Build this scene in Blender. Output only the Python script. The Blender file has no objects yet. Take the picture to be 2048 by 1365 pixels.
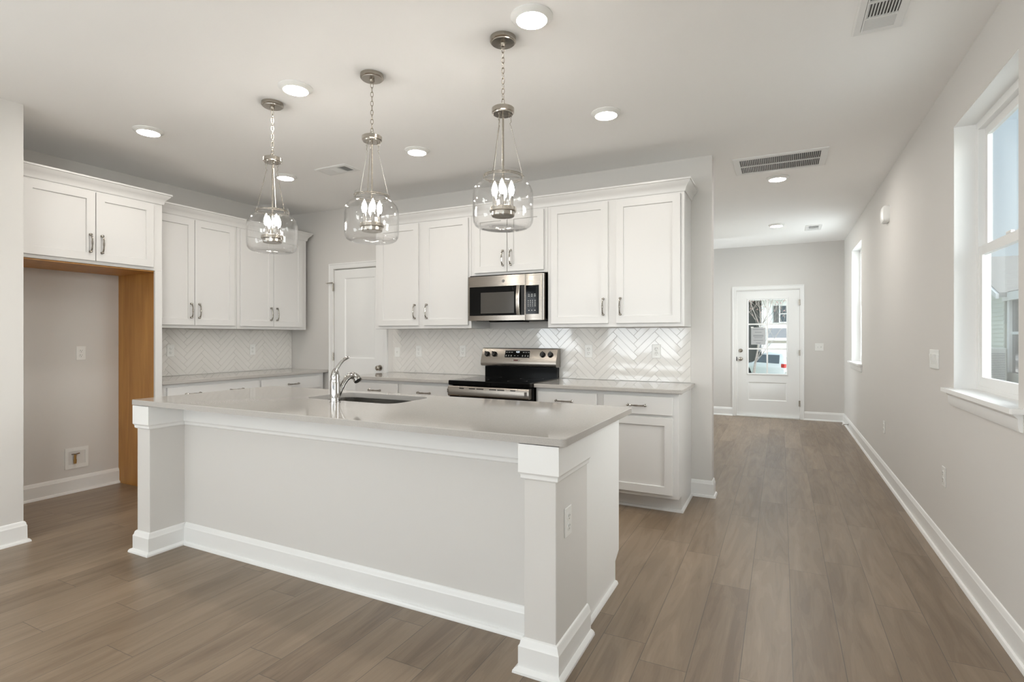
import bpy, math, random
from math import sin, cos, pi, sqrt, floor
from mathutils import Vector, Matrix, noise as mnoise

random.seed(7)
SC = bpy.context.scene
COL = SC.collection

# ---------------------------------------------------------------- camera, world, sun, exposure
F_PX, YAW, CAM_H = 1072.9, 0.4648, 1.2922
cd = bpy.data.cameras.new('camera')
cam = bpy.data.objects.new('camera', cd)
COL.objects.link(cam)
cd.sensor_width = 36.0
cd.lens = F_PX * 36.0 / 2048.0
cd.shift_y = -8.45 / 2048.0
cd.clip_start = 0.05
cd.clip_end = 400
cam.location = (0, 0, CAM_H)
cam.rotation_euler = (pi / 2, 0, YAW)
SC.camera = cam

SC.view_settings.view_transform = 'Standard'
SC.view_settings.look = 'None'
SC.view_settings.gamma = 1.0
SC.view_settings.exposure = -0.10
SC.view_settings.use_curve_mapping = False
cy = SC.cycles
cy.use_denoising = True
cy.max_bounces = 10
cy.diffuse_bounces = 5
cy.glossy_bounces = 5
cy.transmission_bounces = 6
cy.transparent_max_bounces = 24
cy.sample_clamp_indirect = 6.0
cy.caustics_reflective = False
cy.caustics_refractive = False
cy.use_light_tree = True

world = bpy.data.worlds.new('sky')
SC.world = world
world.use_nodes = True
wn = world.node_tree
wn.nodes.clear()
w_out = wn.nodes.new('ShaderNodeOutputWorld')
w_bg = wn.nodes.new('ShaderNodeBackground')
w_tc = wn.nodes.new('ShaderNodeTexCoord')
w_sep = wn.nodes.new('ShaderNodeSeparateXYZ')
w_cr = wn.nodes.new('ShaderNodeValToRGB')
w_cr.color_ramp.elements[0].position = 0.0
w_cr.color_ramp.elements[0].color = (0.86, 0.95, 1.0, 1)
w_cr.color_ramp.elements[1].position = 0.75
w_cr.color_ramp.elements[1].color = (0.36, 0.66, 0.95, 1)
wn.links.new(w_tc.outputs['Generated'], w_sep.inputs[0])
wn.links.new(w_sep.outputs['Z'], w_cr.inputs[0])
# sky glow added towards +x to light the room through its right windows; blue elsewhere
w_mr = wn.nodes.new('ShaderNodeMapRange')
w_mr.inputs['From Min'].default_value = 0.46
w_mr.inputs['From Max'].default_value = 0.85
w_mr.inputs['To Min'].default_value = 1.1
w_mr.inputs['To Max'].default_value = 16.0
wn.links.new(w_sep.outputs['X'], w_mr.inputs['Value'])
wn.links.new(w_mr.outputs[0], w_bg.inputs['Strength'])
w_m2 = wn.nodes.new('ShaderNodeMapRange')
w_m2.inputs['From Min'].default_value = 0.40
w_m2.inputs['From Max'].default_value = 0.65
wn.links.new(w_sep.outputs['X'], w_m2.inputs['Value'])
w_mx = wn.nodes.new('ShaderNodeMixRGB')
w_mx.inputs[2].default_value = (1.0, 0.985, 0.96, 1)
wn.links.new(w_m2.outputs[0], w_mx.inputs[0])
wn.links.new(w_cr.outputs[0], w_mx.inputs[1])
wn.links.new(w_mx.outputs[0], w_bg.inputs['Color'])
wn.links.new(w_bg.outputs[0], w_out.inputs[0])

sun_d = bpy.data.lights.new('sun', 'SUN')
sun = bpy.data.objects.new('sun', sun_d)
COL.objects.link(sun)
sun_d.energy = 1.8
sun_d.angle = math.radians(0.6)
sun_d.color = (1.0, 0.96, 0.9)
sun.location = (-4, -8, 12)
sun.rotation_euler = Vector((0.42, 0.62, -1.0)).to_track_quat('-Z', 'Y').to_euler()

# daylight at rear and hall windows; side and foyer ones added unseen for fill
H = 2.7535
YB = -4.2
DAY = (0.91, 0.965, 1.0)
def window_light(name, loc, rot, sx, sy, power, color=DAY):
    d = bpy.data.lights.new(name, 'AREA')
    d.shape = 'RECTANGLE'
    d.size, d.size_y = sx, sy
    d.energy = power
    d.color = color
    o = bpy.data.objects.new(name, d)
    COL.objects.link(o)
    o.location = loc
    o.rotation_euler = rot
    return o
UP = math.radians(55)
window_light('daylight_rear_window', (-3.0, YB - 0.03, 1.35), (pi / 2 + UP, 0, 0), 1.8, 1.7, 62)
window_light('daylight_rear_door', (-0.6, YB - 0.03, 1.25), (pi / 2 + UP, 0, 0), 1.8, 1.8, 67)
window_light('daylight_hall_window', (0.855 + 0.165, 8.05, 1.70), (0, pi / 2, 0), 1.45, 0.95, 21)
window_light('added_fill_right', (0.855 + 0.165, -2.0, 1.70), (0, pi / 2 + 0.5, 0), 1.45, 1.7, 36)  # unseen side window light, added to even out the room
window_light('added_fill_foyer', (-2.98, 9.0, 1.60), (0, -pi / 2, 0), 1.4, 0.8, 38)  # hidden foyer light, added to brighten the hall and far wall
window_light('added_fill_left', (-4.44, -1.5, 1.60), (0, -pi / 2 - 0.5, 0), 1.45, 2.1, 76)  # unseen light from the left, added to brighten the right wall

LAMP = (1.0, 0.94, 0.86)
LAMP_POWER = 134.0
BULB_POWER = 125.0

# ---------------------------------------------------------------- geometry helpers
class MB:
    """collects verts and faces for ONE mesh"""
    def __init__(self):
        self.v, self.f = [], []
    def add(self, vs, fs):
        n = len(self.v)
        self.v += [tuple(p) for p in vs]
        self.f += [tuple(i + n for i in f) for f in fs]
        return self
    def box(self, x0, x1, y0, y1, z0, z1, b=0.0):
        if b <= 0:
            self.add([(x0, y0, z0), (x1, y0, z0), (x1, y1, z0), (x0, y1, z0), (x0, y0, z1), (x1, y0, z1), (x1, y1, z1), (x0, y1, z1)],
                     [(3, 2, 1, 0), (4, 5, 6, 7), (0, 1, 5, 4), (1, 2, 6, 5), (2, 3, 7, 6), (3, 0, 4, 7)])
            return self
        X, Y, Z = (x0, x1), (y0, y1), (z0, z1)
        vs, idx = [], {}
        for i in (0, 1):
            for j in (0, 1):
                for k in (0, 1):
                    si, sj, sk = 1 - 2 * i, 1 - 2 * j, 1 - 2 * k
                    for a in range(3):
                        p = [X[i] + si * b, Y[j] + sj * b, Z[k] + sk * b]
                        p[a] = (X[i], Y[j], Z[k])[a]
                        idx[(i, j, k, a)] = len(vs)
                        vs.append(tuple(p))
        fs = []
        g = lambda i, j, k, a: idx[(i, j, k, a)]
        fs += [(g(0, 0, 0, 0), g(0, 0, 1, 0), g(0, 1, 1, 0), g(0, 1, 0, 0)), (g(1, 0, 0, 0), g(1, 1, 0, 0), g(1, 1, 1, 0), g(1, 0, 1, 0))]
        fs += [(g(0, 0, 0, 1), g(1, 0, 0, 1), g(1, 0, 1, 1), g(0, 0, 1, 1)), (g(0, 1, 0, 1), g(0, 1, 1, 1), g(1, 1, 1, 1), g(1, 1, 0, 1))]
        fs += [(g(0, 0, 0, 2), g(0, 1, 0, 2), g(1, 1, 0, 2), g(1, 0, 0, 2)), (g(0, 0, 1, 2), g(1, 0, 1, 2), g(1, 1, 1, 2), g(0, 1, 1, 2))]
        for i in (0, 1):
            for j in (0, 1):
                fs.append((g(i, j, 0, 0), g(i, j, 1, 0), g(i, j, 1, 1), g(i, j, 0, 1)))
                fs.append((g(i, 0, j, 0), g(i, 1, j, 0), g(i, 1, j, 2), g(i, 0, j, 2)))
                fs.append((g(0, i, j, 1), g(1, i, j, 1), g(1, i, j, 2), g(0, i, j, 2)))
        for i in (0, 1):
            for j in (0, 1):
                for k in (0, 1):
                    fs.append((g(i, j, k, 0), g(i, j, k, 1), g(i, j, k, 2)))
        self.add(vs, fs)
        return self
    def loft(self, rings, close=True, cap0=True, cap1=True):
        n = len(rings[0])
        vs = [p for r in rings for p in r]
        fs = []
        m = n if close else n - 1
        for i in range(len(rings) - 1):
            for j in range(m):
                a, b = i * n + j, i * n + (j + 1) % n
                fs.append((a, b, b + n, a + n))
        if cap0: fs.append(tuple(reversed(range(n))))
        if cap1: fs.append(tuple((len(rings) - 1) * n + j for j in range(n)))
        self.add(vs, fs)
        return self
    def lathe(self, prof, c=(0, 0, 0), seg=32, mat=None, cap0=True, cap1=True):
        rings = []
        for r, z in prof:
            ring = []
            for k in range(seg):
                a = 2 * pi * k / seg
                p = Vector((r * cos(a), r * sin(a), z))
                if mat is not None: p = mat @ p
                ring.append((p.x + c[0], p.y + c[1], p.z + c[2]))
            rings.append(ring)
        return self.loft(rings, True, cap0 and prof[0][0] > 1e-6, cap1 and prof[-1][0] > 1e-6)
    def tube(self, pts, r, seg=8, closed=False):
        P = [Vector(p) for p in pts]
        n = len(P)
        R = r if isinstance(r, (list, tuple)) else [r] * n
        rings, ref = [], None
        for i in range(n):
            if closed: t = P[(i + 1) % n] - P[i - 1]
            else: t = P[min(i + 1, n - 1)] - P[max(i - 1, 0)]
            t.normalize()
            if ref is None:
                ref = Vector((0, 0, 1)) if abs(t.z) < 0.9 else Vector((1, 0, 0))
            u = ref - t * ref.dot(t)
            if u.length < 1e-6: u = t.orthogonal()
            u.normalize()
            w = t.cross(u)
            ref = u
            rings.append([tuple(P[i] + (u * cos(2 * pi * k / seg) + w * sin(2 * pi * k / seg)) * R[i]) for k in range(seg)])
        if closed:
            rings.append(rings[0])
            return self.loft(rings, True, False, False)
        return self.loft(rings)
    def prism(self, poly, axis, a, b):
        def m(p, t):
            if axis == 'x': return (t, p[0], p[1])
            if axis == 'y': return (p[0], t, p[1])
            return (p[0], p[1], t)
        return self.loft([[m(p, a) for p in poly], [m(p, b) for p in poly]])
    def sweep(self, path, prof, fn=None, closed=False):
        """profile (out, up) swept along a flat path with mitred corners; out is to the right of travel"""
        n = len(path)
        rings = []
        for i in range(n):
            def nrm(a, b):
                dx, dy = b[0] - a[0], b[1] - a[1]
                L = sqrt(dx * dx + dy * dy)
                return (dy / L, -dx / L)
            if closed: n0, n1 = nrm(path[i - 1], path[i]), nrm(path[i], path[(i + 1) % n])
            else:
                n1 = nrm(path[i], path[i + 1]) if i < n - 1 else nrm(path[i - 1], path[i])
                n0 = nrm(path[i - 1], path[i]) if i > 0 else n1
            mx, my = n0[0] + n1[0], n0[1] + n1[1]
            k = 2.0 / max(mx * mx + my * my, 1e-6)
            mx, my = mx * k, my * k
            ring = []
            for o, u in prof:
                p = (path[i][0] + mx * o, path[i][1] + my * o, u)
                ring.append(fn(p) if fn else p)
            rings.append(ring)
        if closed:
            rings.append(rings[0])
            return self.loft(rings, True, False, False)
        return self.loft(rings)

def build(name, mb, mat, parent=None, smooth=30, rel=None):
    me = bpy.data.meshes.new(name)
    vs = mb.v
    if rel: vs = [(x - rel[0], y - rel[1], z - rel[2]) for x, y, z in vs]
    me.from_pydata(vs, [], mb.f)
    me.update()
    import bmesh
    bm = bmesh.new()
    bm.from_mesh(me)
    bmesh.ops.recalc_face_normals(bm, faces=bm.faces)
    bm.to_mesh(me)
    bm.free()
    if smooth:
        me.polygons.foreach_set('use_smooth', [True] * len(me.polygons))
        me.set_sharp_from_angle(angle=math.radians(smooth))
    if mat: me.materials.append(mat)
    o = bpy.data.objects.new(name, me)
    COL.objects.link(o)
    if parent: o.parent = parent
    return o

def thing(name, label, cat, loc=(0, 0, 0), rz=0.0, group=None):
    o = bpy.data.objects.new(name, None)
    o.empty_display_size = 0.1
    COL.objects.link(o)
    o.location = loc
    o.rotation_euler = (0, 0, rz)
    o['label'] = label
    o['category'] = cat
    if group: o['group'] = group
    return o
def tag(o, label, cat, group=None):
    o['label'] = label
    o['category'] = cat
    if group: o['group'] = group
    return o
def struct(name, mb, mat, parent=None, smooth=30):
    o = build(name, mb, mat, parent, smooth)
    if parent is None: o['kind'] = 'structure'
    return o
def copy_tree(root, loc, rz=None, label=None, group=None):
    def cp(o, par):
        c = o.copy()
        COL.objects.link(c)
        if par: c.parent = par
        for ch in list(o.children): cp(ch, c)
        return c
    r = cp(root, None)
    r.location = loc
    if rz is not None: r.rotation_euler = (0, 0, rz)
    if label: r['label'] = label
    if group: r['group'] = group
    return r
def text(name, body, size, mat, parent, loc, rot, align='CENTER', extrude=0.0003):
    cu = bpy.data.curves.new(name + '_c', 'FONT')
    cu.body = body
    cu.size = size
    cu.align_x = align
    cu.align_y = 'CENTER'
    cu.extrude = extrude
    t = bpy.data.objects.new(name + '_t', cu)
    COL.objects.link(t)
    dg = bpy.context.evaluated_depsgraph_get()
    me = bpy.data.meshes.new_from_object(t.evaluated_get(dg))
    bpy.data.objects.remove(t)
    bpy.data.curves.remove(cu)
    me.name = name
    me.materials.clear()
    me.materials.append(mat)
    o = bpy.data.objects.new(name, me)
    COL.objects.link(o)
    o.parent = parent
    o.location = loc
    o.rotation_euler = rot
    return o

# ---------------------------------------------------------------- materials
def nodes_of(m):
    return m.node_tree.nodes, m.node_tree.links
def mat(name, base, rough=0.5, metal=0.0, spec=0.5, bump=0.0, bscale=200.0, vary=0.0, vscale=6.0, coat=0.0):
    m = bpy.data.materials.new(name)
    m.use_nodes = True
    n, l = nodes_of(m)
    p = n['Principled BSDF']
    p.inputs['Base Color'].default_value = (*base, 1)
    p.inputs['Roughness'].default_value = rough
    p.inputs['Metallic'].default_value = metal
    p.inputs['Specular IOR Level'].default_value = spec
    if coat: 
        p.inputs['Coat Weight'].default_value = coat
        p.inputs['Coat Roughness'].default_value = 0.05
    tc = n.new('ShaderNodeTexCoord')
    if bump:
        no = n.new('ShaderNodeTexNoise')
        no.inputs['Scale'].default_value = bscale
        no.inputs['Detail'].default_value = 3
        b = n.new('ShaderNodeBump')
        b.inputs['Strength'].default_value = bump
        b.inputs['Distance'].default_value = 0.002
        l.new(tc.outputs['Object'], no.inputs['Vector'])
        l.new(no.outputs['Fac'], b.inputs['Height'])
        l.new(b.outputs[0], p.inputs['Normal'])
    if vary:
        no2 = n.new('ShaderNodeTexNoise')
        no2.inputs['Scale'].default_value = vscale
        no2.inputs['Detail'].default_value = 4
        mx = n.new('ShaderNodeMixRGB')
        mx.blend_type = 'MULTIPLY'
        cr = n.new('ShaderNodeValToRGB')
        cr.color_ramp.elements[0].position = 0.3
        cr.color_ramp.elements[1].position = 0.7
        cr.color_ramp.elements[0].color = (1 - vary,) * 3 + (1,)
        cr.color_ramp.elements[1].color = (1, 1, 1, 1)
        mx.inputs[0].default_value = 1.0
        mx.inputs[1].default_value = (*base, 1)
        l.new(tc.outputs['Object'], no2.inputs['Vector'])
        l.new(no2.outputs['Fac'], cr.inputs[0])
        l.new(cr.outputs[0], mx.inputs[2])
        l.new(mx.outputs[0], p.inputs['Base Color'])
    return m
def emis(name, col, strength):
    m = bpy.data.materials.new(name)
    m.use_nodes = True
    n, l = nodes_of(m)
    n.clear()
    o = n.new('ShaderNodeOutputMaterial')
    e = n.new('ShaderNodeEmission')
    e.inputs[0].default_value = (*col, 1)
    e.inputs[1].default_value = strength
    l.new(e.outputs[0], o.inputs[0])
    return m
def glass(name, tint=(1, 1, 1), ior=1.45, boost=0.0, rough=0.0):
    m = bpy.data.materials.new(name)
    m.use_nodes = True
    n, l = nodes_of(m)
    n.clear()
    o = n.new('ShaderNodeOutputMaterial')
    mx = n.new('ShaderNodeMixShader')
    tr = n.new('ShaderNodeBsdfTransparent')
    gl = n.new('ShaderNodeBsdfGlossy')
    tr.inputs[0].default_value = (*tint, 1)
    gl.inputs['Roughness'].default_value = rough
    lw = n.new('ShaderNodeLayerWeight')
    lw.inputs['Blend'].default_value = 0.5
    pw = n.new('ShaderNodeMath')
    pw.operation = 'POWER'
    pw.inputs[1].default_value = 4.0
    ad = n.new('ShaderNodeMath')
    ad.operation = 'MULTIPLY_ADD'
    ad.use_clamp = True
    f0 = ((ior - 1) / (ior + 1)) ** 2
    ad.inputs[1].default_value = 1 - f0
    ad.inputs[2].default_value = f0 + boost
    l.new(lw.outputs['Facing'], pw.inputs[0])
    l.new(pw.outputs[0], ad.inputs[0])
    l.new(ad.outputs[0], mx.inputs[0])
    l.new(tr.outputs[0], mx.inputs[1])
    l.new(gl.outputs[0], mx.inputs[2])
    l.new(mx.outputs[0], o.inputs[0])
    return m
def brushed(name, base, rough=0.3, along='x'):
    m = bpy.data.materials.new(name)
    m.use_nodes = True
    n, l = nodes_of(m)
    p = n['Principled BSDF']
    p.inputs['Base Color'].default_value = (*base, 1)
    p.inputs['Metallic'].default_value = 1.0
    tc = n.new('ShaderNodeTexCoord')
    mp = n.new('ShaderNodeMapping')
    mp.inputs['Scale'].default_value = (2, 300, 300) if along == 'x' else (300, 300, 2)
    no = n.new('ShaderNodeTexNoise')
    no.inputs['Scale'].default_value = 1.0
    no.inputs['Detail'].default_value = 2
    mr = n.new('ShaderNodeMapRange')
    mr.inputs['To Min'].default_value = rough - 0.06
    mr.inputs['To Max'].default_value = rough + 0.08
    l.new(tc.outputs['Object'], mp.inputs[0])
    l.new(mp.outputs[0], no.inputs['Vector'])
    l.new(no.outputs['Fac'], mr.inputs[0])
    l.new(mr.outputs[0], p.inputs['Roughness'])
    return m

M = {}
M['wall'] = mat('greige_wall_paint', (0.69, 0.672, 0.648), 0.75, spec=0.3, bump=0.05, bscale=350)
M['ceil'] = mat('flat_ceiling_paint', (0.93, 0.925, 0.916), 0.9, spec=0.2, bump=0.08, bscale=120)
M['trim'] = mat('white_semigloss_trim', (0.85, 0.85, 0.84), 0.32)
M['cab'] = mat('white_cabinet_paint', (0.715, 0.708, 0.698), 0.33)
M['plastic'] = mat('white_plastic', (0.82, 0.82, 0.80), 0.3)
M['dark'] = mat('dark_slot', (0.02, 0.02, 0.02), 0.6)
M['gap'] = mat('duct_shadow_metal', (0.10, 0.10, 0.10), 0.7)
M['vent'] = mat('white_enamel_register', (0.80, 0.80, 0.79), 0.45)
M['chrome'] = mat('polished_chrome', (0.47, 0.46, 0.445), 0.05, 1.0)
M['pull'] = mat('polished_nickel_pull', (0.40, 0.375, 0.34), 0.14, 1.0)
M['nickel'] = brushed('brushed_nickel', (0.42, 0.385, 0.34), 0.24)
M['steel'] = brushed('brushed_stainless_steel', (0.30, 0.272, 0.242), 0.24)
M['sink'] = brushed('satin_sink_steel', (0.22, 0.205, 0.185), 0.28)
M['blackglass'] = mat('black_ceramic_glass', (0.003, 0.003, 0.003), 0.04, spec=0.14)
M['black'] = mat('black_enamel', (0.003, 0.003, 0.003), 0.16, spec=0.08)
M['knob'] = mat('black_plastic_knob', (0.008, 0.007, 0.006), 0.25, spec=0.35)
M['wood'] = None
M['grout'] = mat('pale_grout', (0.72, 0.70, 0.675), 0.8, bump=0.1)
M['tile'] = mat('glazed_white_tile', (0.79, 0.77, 0.74), 0.05, spec=0.55, vary=0.03, vscale=3, coat=0.3)
M['brass'] = mat('brass_valve', (0.55, 0.36, 0.14), 0.3, 1.0)
M['marks'] = mat('pale_grey_legend_print', (0.62, 0.62, 0.60), 0.5)
M['badge'] = mat('dark_red_badge', (0.10, 0.025, 0.02), 0.3)
M['shade_glass'] = glass('clear_blown_glass', (0.998, 0.998, 0.998), 1.45, 0.0)
M['pane'] = glass('window_pane_glass', (0.96, 0.985, 0.985), 1.4, 0.0)
M['display'] = emis('lit_clock_digits', (0.85, 0.93, 1.0), 2.2)
M['lens'] = emis('lit_downlight_lens', LAMP, LAMP_POWER)
M['lens_hall'] = emis('lit_hall_downlight_lens', (1.0, 0.96, 0.90), LAMP_POWER * 2.1)
M['lens_added'] = emis('added_downlight_lens', LAMP, LAMP_POWER * 0.42)  # lens of the unseen lamps added behind the camera
M['bulb'] = emis('lit_candle_bulb', (1.0, 0.94, 0.86), BULB_POWER)
M['paper'] = mat('grey_backlit_paper_sheet', (0.50, 0.51, 0.52), 0.8)
M['ink'] = mat('grey_ink', (0.25, 0.26, 0.28), 0.8)

def quartz():
    m = mat('warm_grey_quartz', (0.46, 0.435, 0.405), 0.06, spec=0.55)
    n, l = nodes_of(m)
    p = n['Principled BSDF']
    tc = n.new('ShaderNodeTexCoord')
    no = n.new('ShaderNodeTexNoise')
    no.inputs['Scale'].default_value = 260
    no.inputs['Detail'].default_value = 4
    cr = n.new('ShaderNodeValToRGB')
    cr.color_ramp.elements[0].position = 0.35
    cr.color_ramp.elements[1].position = 0.65
    cr.color_ramp.elements[0].color = (0.43, 0.41, 0.385, 1)
    cr.color_ramp.elements[1].color = (0.485, 0.46, 0.435, 1)
    l.new(tc.outputs['Object'], no.inputs['Vector'])
    l.new(no.outputs['Fac'], cr.inputs[0])
    l.new(cr.outputs[0], p.inputs['Base Color'])
    return m
M['quartz'] = quartz()

def maple():
    m = mat('honey_maple_veneer', (0.40, 0.20, 0.06), 0.45)
    n, l = nodes_of(m)
    p = n['Principled BSDF']
    tc = n.new('ShaderNodeTexCoord')
    mp = n.new('ShaderNodeMapping')
    mp.inputs['Scale'].default_value = (7, 7, 0.7)
    no = n.new('ShaderNodeTexNoise')
    no.inputs['Scale'].default_value = 2.2
    no.inputs['Detail'].default_value = 6
    no.inputs['Distortion'].default_value = 0.8
    cr = n.new('ShaderNodeValToRGB')
    cr.color_ramp.elements[0].position = 0.3
    cr.color_ramp.elements[1].position = 0.72
    cr.color_ramp.elements[0].color = (0.42, 0.19, 0.045, 1)
    cr.color_ramp.elements[1].color = (0.56, 0.285, 0.075, 1)
    l.new(tc.outputs['Object'], mp.inputs[0])
    l.new(mp.outputs[0], no.inputs['Vector'])
    l.new(no.outputs['Fac'], cr.inputs[0])
    l.new(cr.outputs[0], p.inputs['Base Color'])
    return m
M['wood'] = maple()

def plank_floor():
    m = bpy.data.materials.new('grey_brown_oak_planks')
    m.use_nodes = True
    n, l = nodes_of(m)
    p = n['Principled BSDF']
    def math_(op, a, b=None, c=None):
        k = n.new('ShaderNodeMath')
        k.operation = op
        for i, q in enumerate((a, b, c)):
            if q is None: continue
            if isinstance(q, (int, float)): k.inputs[i].default_value = q
            else: l.new(q, k.inputs[i])
        return k.outputs[0]
    tc = n.new('ShaderNodeTexCoord')
    sp = n.new('ShaderNodeSeparateXYZ')
    l.new(tc.outputs['Object'], sp.inputs[0])
    px = math_('DIVIDE', math_('SUBTRACT', sp.outputs['X'], 0.041), 0.183)
    ix, fx = math_('FLOOR', px), math_('FRACT', px)
    wn1 = n.new('ShaderNodeTexWhiteNoise')
    wn1.noise_dimensions = '1D'
    l.new(ix, wn1.inputs['W'])
    py = math_('ADD', math_('DIVIDE', sp.outputs['Y'], 1.22), math_('MULTIPLY', wn1.outputs['Value'], 7.3))
    iy, fy = math_('FLOOR', py), math_('FRACT', py)
    cb = n.new('ShaderNodeCombineXYZ')
    l.new(ix, cb.inputs[0])
    l.new(iy, cb.inputs[1])
    wn2 = n.new('ShaderNodeTexWhiteNoise')
    wn2.noise_dimensions = '2D'
    l.new(cb.outputs[0], wn2.inputs['Vector'])
    pid = wn2.outputs['Value']
    # grain coordinates: stretched along the board, shifted per board
    cg = n.new('ShaderNodeCombineXYZ')
    l.new(math_('MULTIPLY', sp.outputs['X'], 9.0), cg.inputs[0])
    l.new(math_('MULTIPLY', sp.outputs['Y'], 1.1), cg.inputs[1])
    l.new(math_('MULTIPLY', pid, 40.0), cg.inputs[2])
    g1 = n.new('ShaderNodeTexNoise')
    g1.inputs['Scale'].default_value = 1.4
    g1.inputs['Detail'].default_value = 5
    g1.inputs['Distortion'].default_value = 1.2
    l.new(cg.outputs[0], g1.inputs['Vector'])
    cg2 = n.new('ShaderNodeCombineXYZ')
    l.new(math_('MULTIPLY', sp.outputs['X'], 90.0), cg2.inputs[0])
    l.new(math_('MULTIPLY', sp.outputs['Y'], 4.0), cg2.inputs[1])
    l.new(math_('MULTIPLY', pid, 40.0), cg2.inputs[2])
    g2 = n.new('ShaderNodeTexNoise')
    g2.inputs['Scale'].default_value = 1.3
    g2.inputs['Detail'].default_value = 4
    l.new(cg2.outputs[0], g2.inputs['Vector'])
    # cathedral rings
    rings = math_('FRACT', math_('MULTIPLY', g1.outputs['Fac'], 9.0))
    ring = math_('ABSOLUTE', math_('SUBTRACT', rings, 0.5))
    t = math_('ADD', math_('MULTIPLY', g1.outputs['Fac'], 0.75), math_('MULTIPLY', g2.outputs['Fac'], 0.25))
    t = math_('ADD', t, math_('MULTIPLY', math_('SUBTRACT', ring, 0.25), 0.10))
    t = math_('ADD', t, math_('MULTIPLY', math_('SUBTRACT', pid, 0.5), 0.22))
    cr = n.new('ShaderNodeValToRGB')
    e = cr.color_ramp.elements
    e[0].position, e[0].color = 0.30, (0.158, 0.110, 0.071, 1)
    e[1].position, e[1].color = 0.72, (0.285, 0.212, 0.148, 1)
    q = cr.color_ramp.elements.new(0.5)
    q.color = (0.220, 0.161, 0.109, 1)
    l.new(t, cr.inputs[0])
    # seams
    sx = math_('MINIMUM', fx, math_('SUBTRACT', 1.0, fx))
    sy = math_('MINIMUM', fy, math_('SUBTRACT', 1.0, fy))
    s1 = math_('LESS_THAN', sx, 0.0075)
    s2 = math_('LESS_THAN', sy, 0.0011)
    seam = math_('MAXIMUM', s1, s2)
    mx = n.new('ShaderNodeMixRGB')
    l.new(math_('MULTIPLY', seam, 0.75), mx.inputs[0])
    l.new(cr.outputs[0], mx.inputs[1])
    mx.inputs[2].default_value = (0.06, 0.048, 0.04, 1)
    l.new(mx.outputs[0], p.inputs['Base Color'])
    l.new(math_('ADD', math_('MULTIPLY', g2.outputs['Fac'], 0.22), 0.24), p.inputs['Roughness'])
    p.inputs['Specular IOR Level'].default_value = 0.6
    bp = n.new('ShaderNodeBump')
    bp.inputs['Strength'].default_value = 0.25
    bp.inputs['Distance'].default_value = 0.0015
    l.new(math_('SUBTRACT', g2.outputs['Fac'], math_('MULTIPLY', seam, 1.5)), bp.inputs['Height'])
    l.new(bp.outputs[0], p.inputs['Normal'])
    return m
M['floor'] = plank_floor()

# ---------------------------------------------------------------- the room shell
Ys, Xr, Xl, Yf = 4.576, 0.855, -5.254, 9.495
XS, YS = -4.262, 1.64          # the wall stub on the left
XE = -0.496                    # right end of the range wall
W1 = (2.845, 3.755, 0.985, 2.455)
W2 = (7.556, 8.55, 0.945, 2.455)
W5 = (-2.9, -1.1, 0.945, 2.455)  # made-up opening behind the camera for the right fill light
FD = (-0.649, 0.259, 2.04)     # front door opening
PD = (-4.574, -3.854, 2.06)    # pantry door opening

b = MB().box(-5.6, 1.005, YB - 0.15, Yf + 0.15, -0.12, 0.0)
struct('floor', b, M['floor'])
b = MB().box(-5.6, 1.05, YB - 0.15, Yf + 0.15, H, H + 0.25)
struct('ceiling', b, M['ceil'])

def wall_x(name, x0, x1, y0, y1, holes, mt=None):
    """a wall running along y, with rectangular openings (ya, yb, za, zb)"""
    b = MB()
    y = y0
    for ya, yb, za, zb in sorted(holes):
        b.box(x0, x1, y, ya, 0, H)
        if za > 0: b.box(x0, x1, ya, yb, 0, za)
        b.box(x0, x1, ya, yb, zb, H)
        y = yb
    b.box(x0, x1, y, y1, 0, H)
    return struct(name, b, mt or M['wall'])
def wall_y(name, y0, y1, x0, x1, holes, mt=None):
    b = MB()
    x = x0
    for xa, xb, za, zb in sorted(holes):
        b.box(x, xa, y0, y1, 0, H)
        if za > 0: b.box(xa, xb, y0, y1, 0, za)
        b.box(xa, xb, y0, y1, zb, H)
        x = xb
    b.box(x, x1, y0, y1, 0, H)
    return struct(name, b, mt or M['wall'])

wall_x('wall_right', Xr, Xr + 0.15, YB, Yf, [W1, W2, W5])
wall_y('wall_far', Yf, Yf + 0.15, -3.0, Xr + 0.15, [(FD[0], FD[1], 0, FD[2])])
wall_y('wall_back', Ys, Ys + 0.12, Xl - 0.12, XE, [(PD[0], PD[1], 0, PD[2])])
wall_x('wall_left', Xl - 0.12, Xl, 1.5, Ys + 0.12, [])
W6 = (-2.6, -0.4, 0.85, 2.35)  # made-up opening, unseen, cut for the left fill light
b = MB()
for ya, yb, za, zb in ((YB, W6[0], 0, H), (W6[1], YS - 0.14, 0, H), (W6[0], W6[1], 0, W6[2]), (W6[0], W6[1], W6[3], H)): b.box(XS - 0.15, XS, ya, yb, za, zb)
b.box(Xl - 0.12, XS, YS - 0.14, YS, 0, H)
struct('wall_near_left', b, M['wall'])
wall_x('wall_hall', -1.07, -0.952, Ys + 0.12, 8.58, [])
wall_y('wall_pantry', 5.9, 6.0, Xl - 0.12, -1.07, [])
wall_y('wall_rear', YB - 0.15, YB, XS, Xr, [(-3.95, -2.05, 0.3, 2.4), (-1.55, 0.35, 0.1, 2.4)])
wall_x('wall_foyer', -3.0, -2.9, 6.0, Yf, [(8.6, 9.4, 0.9, 2.3)])  # opening made up to let the added foyer light in

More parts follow.
